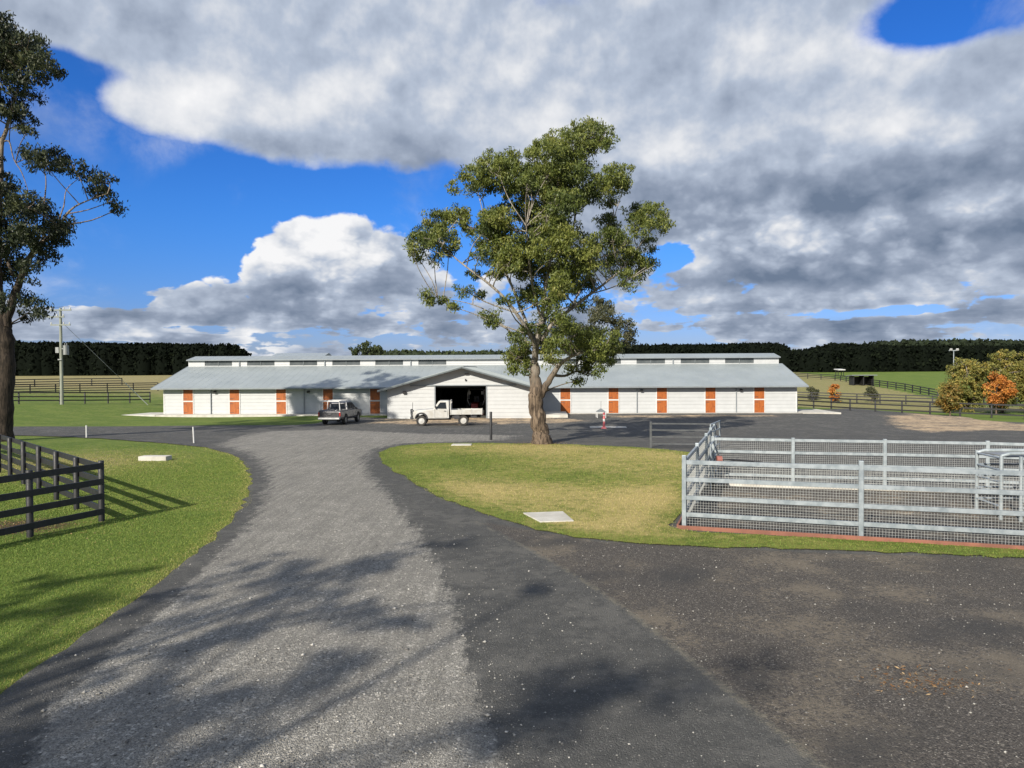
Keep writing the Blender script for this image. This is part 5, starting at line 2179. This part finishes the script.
trunkl = from_px([(0, 444, .8), (2, 430, .58), (4, 400, .53), (6, 365, .49), (6, 340, .46), (4, 325, .42)], LB, LB[1])
trunkl[0] = (trunkl[0][0], 0, -.4, .95)
trunkl = [(x, y, z, r_ * .88) for (x, y, z, r_) in trunkl]
limbsl = [
    zl([(0, 640, .26), (-60, 520, .2, 1), (-130, 400, .14, 1), (-190, 300, .09), (-240, 210, .04)]),
    zl([(12, 770, .34), (28, 700, .28), (55, 630, .22), (85, 575, .17, -.4), (125, 545, .12, -.8), (150, 505, .09, -1), (175, 480, .06, -1), (215, 462, .04, -1), (250, 450, .02, -1)]),
    zl([(8, 770, .40), (-4, 690, .34), (-8, 600, .30), (-4, 500, .25), (0, 420, .20), (4, 340, .16), (18, 290, .12), (35, 230, .08), (50, 160, .05), (60, 110, .03)]),
    zl([(6, 330, .07), (22, 330, .05), (32, 370, .04), (50, 400, .035), (66, 445, .02)]),
    zl([(100, 560, .08), (102, 480, .06, .4), (107, 420, .04, .6), (100, 380, .02, .8)]),
    zl([(30, 640, .12), (0, 560, .10, 1), (-30, 480, .08, 2), (-50, 400, .05, 2.5)]),
    zl([(125, 545, .06, -.8), (148, 480, .045, 0), (155, 440, .03, .4), (190, 410, .02, .6)]),
]
limbsl = [[(x, y, z, r_ * .75) for (x, y, z, r_) in l] for l in limbsl]
raw_l = [(20, 90, 42), (60, 115, 48), (95, 150, 34), (125, 165, 20), (45, 190, 36), (75, 230, 24), (60, 285, 26), (28, 255, 26), (138, 178, 12), (70, 300, 16), (10, 140, 40), (80, 190, 26),
         (-40, 120, 70), (-60, 220, 60), (-20, 60, 46), (-50, 320, 50), (-90, 150, 70),
         (92, 368, 34), (132, 378, 32), (172, 392, 26), (205, 412, 22), (250, 432, 30), (268, 470, 20), (238, 455, 22), (70, 362, 20), (270, 490, 12), (225, 430, 18),
         (10, 430, 34), (55, 480, 42), (100, 495, 38), (140, 535, 34), (100, 555, 42), (50, 540, 44), (5, 555, 50), (25, 620, 42), (75, 640, 30), (105, 600, 28), (45, 690, 30), (80, 715, 26),
         (20, 700, 28), (-50, 500, 70), (-60, 640, 70), (-40, 390, 50), (0, 460, 36), (155, 520, 22), (62, 735, 16), (95, 728, 10), (-90, 560, 70), (-100, 400, 60), (-60, 720, 40)]
raw_l += [(-60, 130, 60), (-120, 170, 60), (-190, 165, 60), (-250, 185, 55), (-310, 215, 50), (-150, 250, 70), (-230, 290, 70), (-130, 110, 45), (-200, 230, 60), (-90, 60, 40), (-300, 300, 50), (-180, 420, 60), (-160, 560, 60), (20, 250, 36), (40, 145, 36), (85, 105, 28)]
cl = []
for (zx_, zy_, zr_) in raw_l:
    for rep in range(2 if zr_ > 30 else 1):
        dep = rg.uniform(-1, 1) * (3.2 if zx_ < 130 else 1.4)
        p = at_depth((zx_ + rg.uniform(-6, 6)) / 2.325, (zy_ + rg.uniform(-6, 6)) / 2.325, LB[1] + dep)
        cl.append((p.x - LB[0], p.y - LB[1], p.z - LB[2], zr_ / 2.325 * kl * (.95 if rep == 0 else .8)))
tree('gum_tree', 'dark eucalyptus cut off by the left edge of the picture, behind the black fence', LB, trunkl, limbsl, cl, M['gum_dark'], M['bark_dark'], 33,
     per=28, L=.23, Wd=.08, droop=.6, sub=.42, flat=.9, tone0=.42)


# --- generic trees
def crown_clumps(rg, cx, cy, cz, rx, rz_, n, r0, r1):
    out = []
    for i in range(n):
        while True:
            u = Vector((rg.uniform(-1, 1), rg.uniform(-1, 1), rg.uniform(-1, 1)))
            if .25 < u.length < 1:
                break
        out.append((cx + u.x * rx, cy + u.y * rx, cz + u.z * rz_, rg.uniform(r0, r1)))
    return out


# the grey green tree whose crown shows behind the big gum
p = at_depth(604, 330, 104)
z0 = h(p.x, p.y)
rgt = random.Random(3)
cz = p.z - z0
k = 104 / FPX
cl = []
for (a, b, r_) in ((600, 315, 17), (620, 335, 15), (590, 335, 18), (612, 318, 12), (630, 342, 9), (585, 350, 14), (610, 352, 16), (598, 300, 8), (625, 325, 11), (575, 330, 12), (604, 306, 12), (633, 333, 6)):
    q = at_depth(a, b, 104 + rgt.uniform(-2, 2))
    cl.append((q.x - p.x, q.y - p.y, q.z - z0, r_ * k * .8))
tree('gum_tree', 'grey green tree behind the stable, its crown showing to the right of the large gum', (p.x, p.y, z0), [(0, 0, -.3, .5), (0, 0, 3, .4), (.2, 0, cz - 3, .25)],
     [[(.2, 0, cz - 4, .2), (1.5, 0, cz - 1, .1), (2.4, 0, cz + 1.5, .05)], [(.2, 0, cz - 4, .2), (-1.5, 0, cz - 1, .1), (-1, 0, cz + 3, .05)]],
     cl, M['gum_grey'], M['bark_dark'], 5, per=15, L=.36, Wd=.13, sub=.6)

# round bushy trees over the left half of the roof
for (px_, ytop, wpx, dist, label) in ((365, 341.5, 19, 150, 'dark rounded evergreen tree rising over the left half of the stable roof'), (484, 348, 9, 170, 'small dark tree top just left of the large gum above the roof line')):
    p = at_depth(px_, ytop, dist)
    z0 = h(p.x, p.y)
    k = dist / FPX
    rz_ = (p.z - z0) * .42
    rx = wpx * k
    cl = crown_clumps(rgt, 0, 0, p.z - z0 - rz_, rx * .82, rz_ * .8, 34, rx * .25, rx * .4)
    tree('evergreen_tree', label, (p.x, p.y, z0), [(0, 0, -.3, .4), (0, 0, 2, .32), (0, 0, p.z - z0 - rz_, .15)], [], cl, M['bush'], M['bark_dark'], int(px_), per=3.0, L=.6, Wd=.3, sub=.8, twigs=False)

# autumn trees at the right
for i, (px_, yb, ytop, wpx, dist, lf, label, low) in enumerate((
        (950, 416, 385, 10, 0, 'autumn_m', 'small orange and green young tree by the black fence, left of the red one', .25),
        (996, 415, 375, 15, 0, 'autumn_r', 'red orange autumn tree in front of the yellow green ones at the right edge', .3),
        (966, 412, 359, 22, 0, 'autumn_y', 'yellow green autumn tree under the lighting pole, leftmost of the large ones', .08),
        (1003, 413, 352, 24, 0, 'autumn_y', 'tallest yellow green autumn tree at the right edge', .08),
        (1036, 414, 355, 22, 0, 'autumn_y', 'yellow brown autumn tree cut by the right edge of the picture', .08),
        (836, 402, 384.5, 9, 0, 'autumn_r', 'little orange autumn shrub on the grass slope right of the stable', .1),
        (812, 400, 386.5, 5, 0, 'gum_grey', 'tiny green shrub just right of the stable roof end', .1),
        (872, 402, 388, 5, 0, 'gum_grey', 'tiny brownish young tree between the fences right of the orange shrub', .2))):
    x, y = ground(px_, yb)
    k = y / FPX
    z0 = h(x, y)
    H_ = (yb - ytop) * k
    rx = wpx * k
    lo = H_ * low
    cz = (H_ + lo) / 2
    ncl = 85 if lf == 'autumn_y' else 30 if wpx > 9 else 12
    cl = []
    for q in range(ncl):
        u = rgt.uniform(-1, 1)
        a = rgt.uniform(0, 2 * math.pi)
        rad_ = rx * math.sqrt(max(0, 1 - abs(u * .95) ** (1.6 if u > 0 else 2.6))) * math.sqrt(rgt.uniform(.05, 1)) * rgt.choice((.75, .85, 1.05))
        cl.append((rad_ * math.cos(a), rad_ * math.sin(a), cz + u * (H_ - lo) / 2 * .88 + rgt.uniform(-.25, .25), rx * rgt.uniform(.13, .36)))
    br = [(0, 0, -.2, .06 * H_ / 4 + .04), (0, 0, lo + .3, .05 * H_ / 4 + .03), (.1, 0, H_ * .8, .02)]
    lim = [[(0, 0, lo + .2, .05), (rx * .5 * math.cos(a), rx * .5 * math.sin(a), cz, .03), (rx * .7 * math.cos(a), rx * .7 * math.sin(a), H_ * .75, .015)] for a in (0.3, 2.2, 4.2)] if ncl > 20 else []
    tree('autumn_tree' if wpx > 9 else 'shrub', label, (x, y, z0), br, lim, cl, M[lf], M['bark'], 60 + i, cat='tree' if wpx > 9 else 'shrub', per=9 if lf == 'autumn_y' else 6, L=.24, Wd=.15, droop=.1, sub=.45, flat=.9, group='autumn trees' if wpx > 9 else 'small shrubs on the slope',
         tone0=(.35 if i == 0 else .45), twigs=ncl > 20)


# --- windbreaks and far woods (stuff)
def wood(name, label, line, dep, hfun, seed, n_leaf, leafs, core=True, m='pine', peaks=True, zoff=0):
    """a dense belt of trees along a ground polyline; hfun(t, rng) -> height of one tree"""
    r = np.random.default_rng(seed)
    rg_ = random.Random(seed)
    P_ = [Vector(p) for p in line]
    Ls = [(P_[i + 1] - P_[i]).length for i in range(len(P_) - 1)]
    tot = sum(Ls)

    def at(s):
        for i, l_ in enumerate(Ls):
            if s <= l_ or i == len(Ls) - 1:
                return P_[i].lerp(P_[i + 1], min(1, s / l_))
            s -= l_
    V, T = [], []
    F = []
    s = 0
    sp_ = dep * .22
    trees_ = []
    while s < tot:
        p = at(s)
        hh = hfun(s / tot, rg_)
        rad_ = dep * rg_.uniform(.32, .5)
        for row in (-.25, .25):
            trees_.append((p.x + rg_.uniform(-1, 1), p.y + row * dep + rg_.uniform(-1, 1), hh * rg_.uniform(.97, 1.01), rad_))
        s += sp_ * rg_.uniform(.7, 1.2)
    nv = 0
    cv, cf = [], []
    for (x, y, hh, rad_) in trees_:
        z0 = h(x, y) + zoff
        # inner solid body, tapering at the top
        n = 7
        prof = [(.0, .8), (.4, .9), (.8, .75), (.95, .45)]
        b = len(cv)
        for (t, q) in prof:
            for k_ in range(n):
                a = 2 * math.pi * k_ / n
                cv.append((x + math.cos(a) * rad_ * q, y + math.sin(a) * rad_ * q, z0 - 1 + (hh + 1) * t))
        for j in range(len(prof) - 1):
            for k_ in range(n):
                k2 = (k_ + 1) % n
                cf.append((b + j * n + k_, b + j * n + k2, b + (j + 1) * n + k2, b + (j + 1) * n + k_))
        m_ = n_leaf
        t = r.uniform(0, 1, m_) ** .75
        w = rad_ * np.where(t < .82, 1.0 - .1 * t, .25 + (1.0 - t) / .18 * .66) * r.uniform(.7, 1.08, m_)
        a = r.uniform(0, 2 * np.pi, m_)
        c = np.column_stack([x + np.cos(a) * w, y + np.sin(a) * w, z0 + t * hh])
        u = r.normal(0, 1, (m_, 3))
        u[:, 2] += .6
        u /= np.linalg.norm(u, axis=1)[:, None]
        v_ = np.cross(u, r.normal(0, 1, (m_, 3)))
        v_ /= np.linalg.norm(v_, axis=1)[:, None]
        L_ = (leafs * r.uniform(.5, 1.4, m_))[:, None]
        V.append(np.stack([c - u * L_ * .6, c + v_ * L_ * .4, c + u * L_ * .8, c - v_ * L_ * .4], 1).reshape(-1, 3))
        T.append(np.repeat(np.clip(r.normal(.45, .25, m_), 0, 1), 4))
    V = np.concatenate(V)
    T = np.concatenate(T)
    nb = len(V)
    V = np.vstack([V, np.array(cv)])
    T = np.concatenate([T, np.full(len(cv), .15)])
    f = np.vstack([np.arange(nb).reshape(-1, 4), np.array(cf) + nb])
    o = raw(name, V, f, M[m], None, {'tone': T})
    return tag(o, label, 'trees', 'dark windbreaks', kind='stuff')


def ln(l):
    """(px, distance) pairs to ground points"""
    return [((px_ - 512) / FPX * d, d) for px_, d in l]


def hh_px(l):
    """tree heights so that the tops reach the traced skyline: (px, y_top, distance)"""
    A_ = np.array([(q[0], at_depth(q[0], q[1], q[2]).z - h((q[0] - 512) / FPX * q[2], q[2])) for q in l])
    x0, x1 = A_[0, 0], A_[-1, 0]
    return lambda t, rg_, s=.03: float(np.interp(x0 + t * (x1 - x0), A_[:, 0], A_[:, 1])) * rg_.uniform(1 - s, 1 + s * .6)


wood('windbreak', 'long dense dark pine windbreak across the field at left behind the power pole', ln([(-140, 255), (120, 262), (239, 268)]), 9, hh_px([(-140, 340, 255), (0, 341.5, 255), (120, 343, 262), (232, 344.5, 268), (239, 349, 268)]), 1, 260, .9)
wood('windbreak', 'dark pine windbreak behind the right half of the stable roof', ln([(585, 262), (700, 262), (786, 266)]), 9,
     hh_px([(585, 345, 262), (700, 344.5, 262), (775, 343, 266), (786, 350, 266)]), 2, 300, .9)
wood('windbreak', 'dense dark pine windbreak behind the green field at far right', ln([(806, 258), (900, 262), (1130, 275)]), 10,
     hh_px([(806, 349, 258), (830, 344, 258), (870, 345, 262), (920, 346, 262), (1130, 347, 275)]), 3, 300, .9)
wood('far_wood', 'low dark line of distant trees above the middle of the stable roof', ln([(380, 300), (600, 300)]), 12, hh_px([(380, 350, 300), (440, 351.5, 300), (500, 351.5, 300), (600, 349, 300)]), 4, 120, 1.1, m='bush')
# wooded hill on the horizon at right
hx0, hy0 = 330, 720


def hill_mesh():
    V, F = [], []
    nx, ny = 60, 24
    for j in range(ny):
        for i in range(nx):
            x = 120 + 700 * i / (nx - 1)
            y = 560 + 360 * j / (ny - 1)
            a = (x - 560) / 330
            b = (y - 760) / 160
            z = 1.0 + 24.0 * math.exp(-a ** 4 - b ** 2) * (1 + .06 * math.sin(x * .02)) - 3 * math.exp(-((x - 120) / 60) ** 2)
            V.append((x, y, z))
    for j in range(ny - 1):
        for i in range(nx - 1):
            F.append((j * nx + i, j * nx + i + 1, (j + 1) * nx + i + 1, (j + 1) * nx + i))
    return V, F


hv, hf = hill_mesh()
m_hill = mat('hill_scrub', (.016, .022, .012), .95, (.028, .030, .016), .03)
o = raw('hill', hv, np.array(hf), m_hill, None, None, True)
tag(o, kind='structure')
_h_old = h


def hill_h(x, y):
    a = (x - 560) / 330
    b = (y - 760) / 160
    return 1.0 + 24.0 * math.exp(-a ** 4 - b ** 2) * (1 + .06 * math.sin(x * .02))


rq = np.random.default_rng(77)
V, T = [], []
for i in range(1500):
    x = rq.uniform(170, 760)
    y = rq.uniform(600, 770)
    z = hill_h(x, y)
    rad_ = rq.uniform(3.5, 7)
    hh = rq.uniform(4, 8.5)
    m_ = 46
    d = rq.normal(0, 1, (m_, 3))
    d /= np.linalg.norm(d, axis=1)[:, None]
    c = np.array([x, y, z + hh * .45]) + d * np.array([rad_, rad_, hh * .55]) * rq.uniform(.5, 1, (m_, 1))
    u = rq.normal(0, 1, (m_, 3))
    u /= np.linalg.norm(u, axis=1)[:, None]
    v_ = np.cross(u, rq.normal(0, 1, (m_, 3)))
    v_ /= np.linalg.norm(v_, axis=1)[:, None]
    L_ = 2.0
    V.append(np.stack([c - u * L_, c + v_ * L_ * .7, c + u * L_, c - v_ * L_ * .7], 1).reshape(-1, 3))
    T.append(np.full(4 * m_, np.clip(rq.normal(.06, .12), 0, 1)))
V = np.concatenate(V)
o = raw('hill_forest', V, np.arange(len(V)).reshape(-1, 4), M['bush'], None, {'tone': np.concatenate(T)})
tag(o, 'far wooded hill rising on the horizon above the right windbreak', 'forest', kind='stuff')

# trees behind the photographer whose long shadows fall across the driveway
for i, (bx, by, hgt, wr_, sd_) in enumerate(((-15.5, -7.5, 14.5, 4.4, 71), (-14.0, -12.0, 15.5, 4.2, 72), (-18.5, -11.5, 17, 4.6, 73))):
    rgk = random.Random(sd_)
    tr_ = [(0, 0, -.3, .42), (0, 0, 2, .32), (.3, .1, hgt * .45, .20), (.5, .2, hgt * .75, .09), (.6, .2, hgt, .03)]
    lim, cl = [], []
    for q in range(19):
        a = q * 2.4 + rgk.uniform(-.3, .3)
        L_ = wr_ * rgk.uniform(.6, 1.15)
        zb = hgt * rgk.uniform(.28, .75)
        ze = min(hgt * 1.02, zb + hgt * rgk.uniform(.08, .30))
        e = (L_ * math.cos(a) + .3, L_ * math.sin(a), ze)
        lim.append([(.3, .1, zb, .07), (e[0] * .5, e[1] * .5, (zb + ze) / 2 + rgk.uniform(-.2, .5), .045), (*e, .02)])
        for c in range(5):
            t_ = rgk.uniform(.45, 1.08)
            cl.append((e[0] * t_ + rgk.uniform(-.35, .35), e[1] * t_ + rgk.uniform(-.35, .35), zb + (ze - zb) * t_ + rgk.uniform(-.35, .35), rgk.uniform(.25, .55)))
    lb = ('gum tree behind the photographer, nearest the driveway edge', 'gum tree behind the photographer, between the other two', 'gum tree behind the photographer, farthest from the driveway')[i]
    tree('gum_tree', lb, (bx, by, h(bx, by)), tr_, lim, cl, M['gum_leaf'], M['bark'], sd_, per=20, L=.21, Wd=.07, sub=.24, twigs=False, group='gum trees behind the photographer', nleaf=(18, 30))
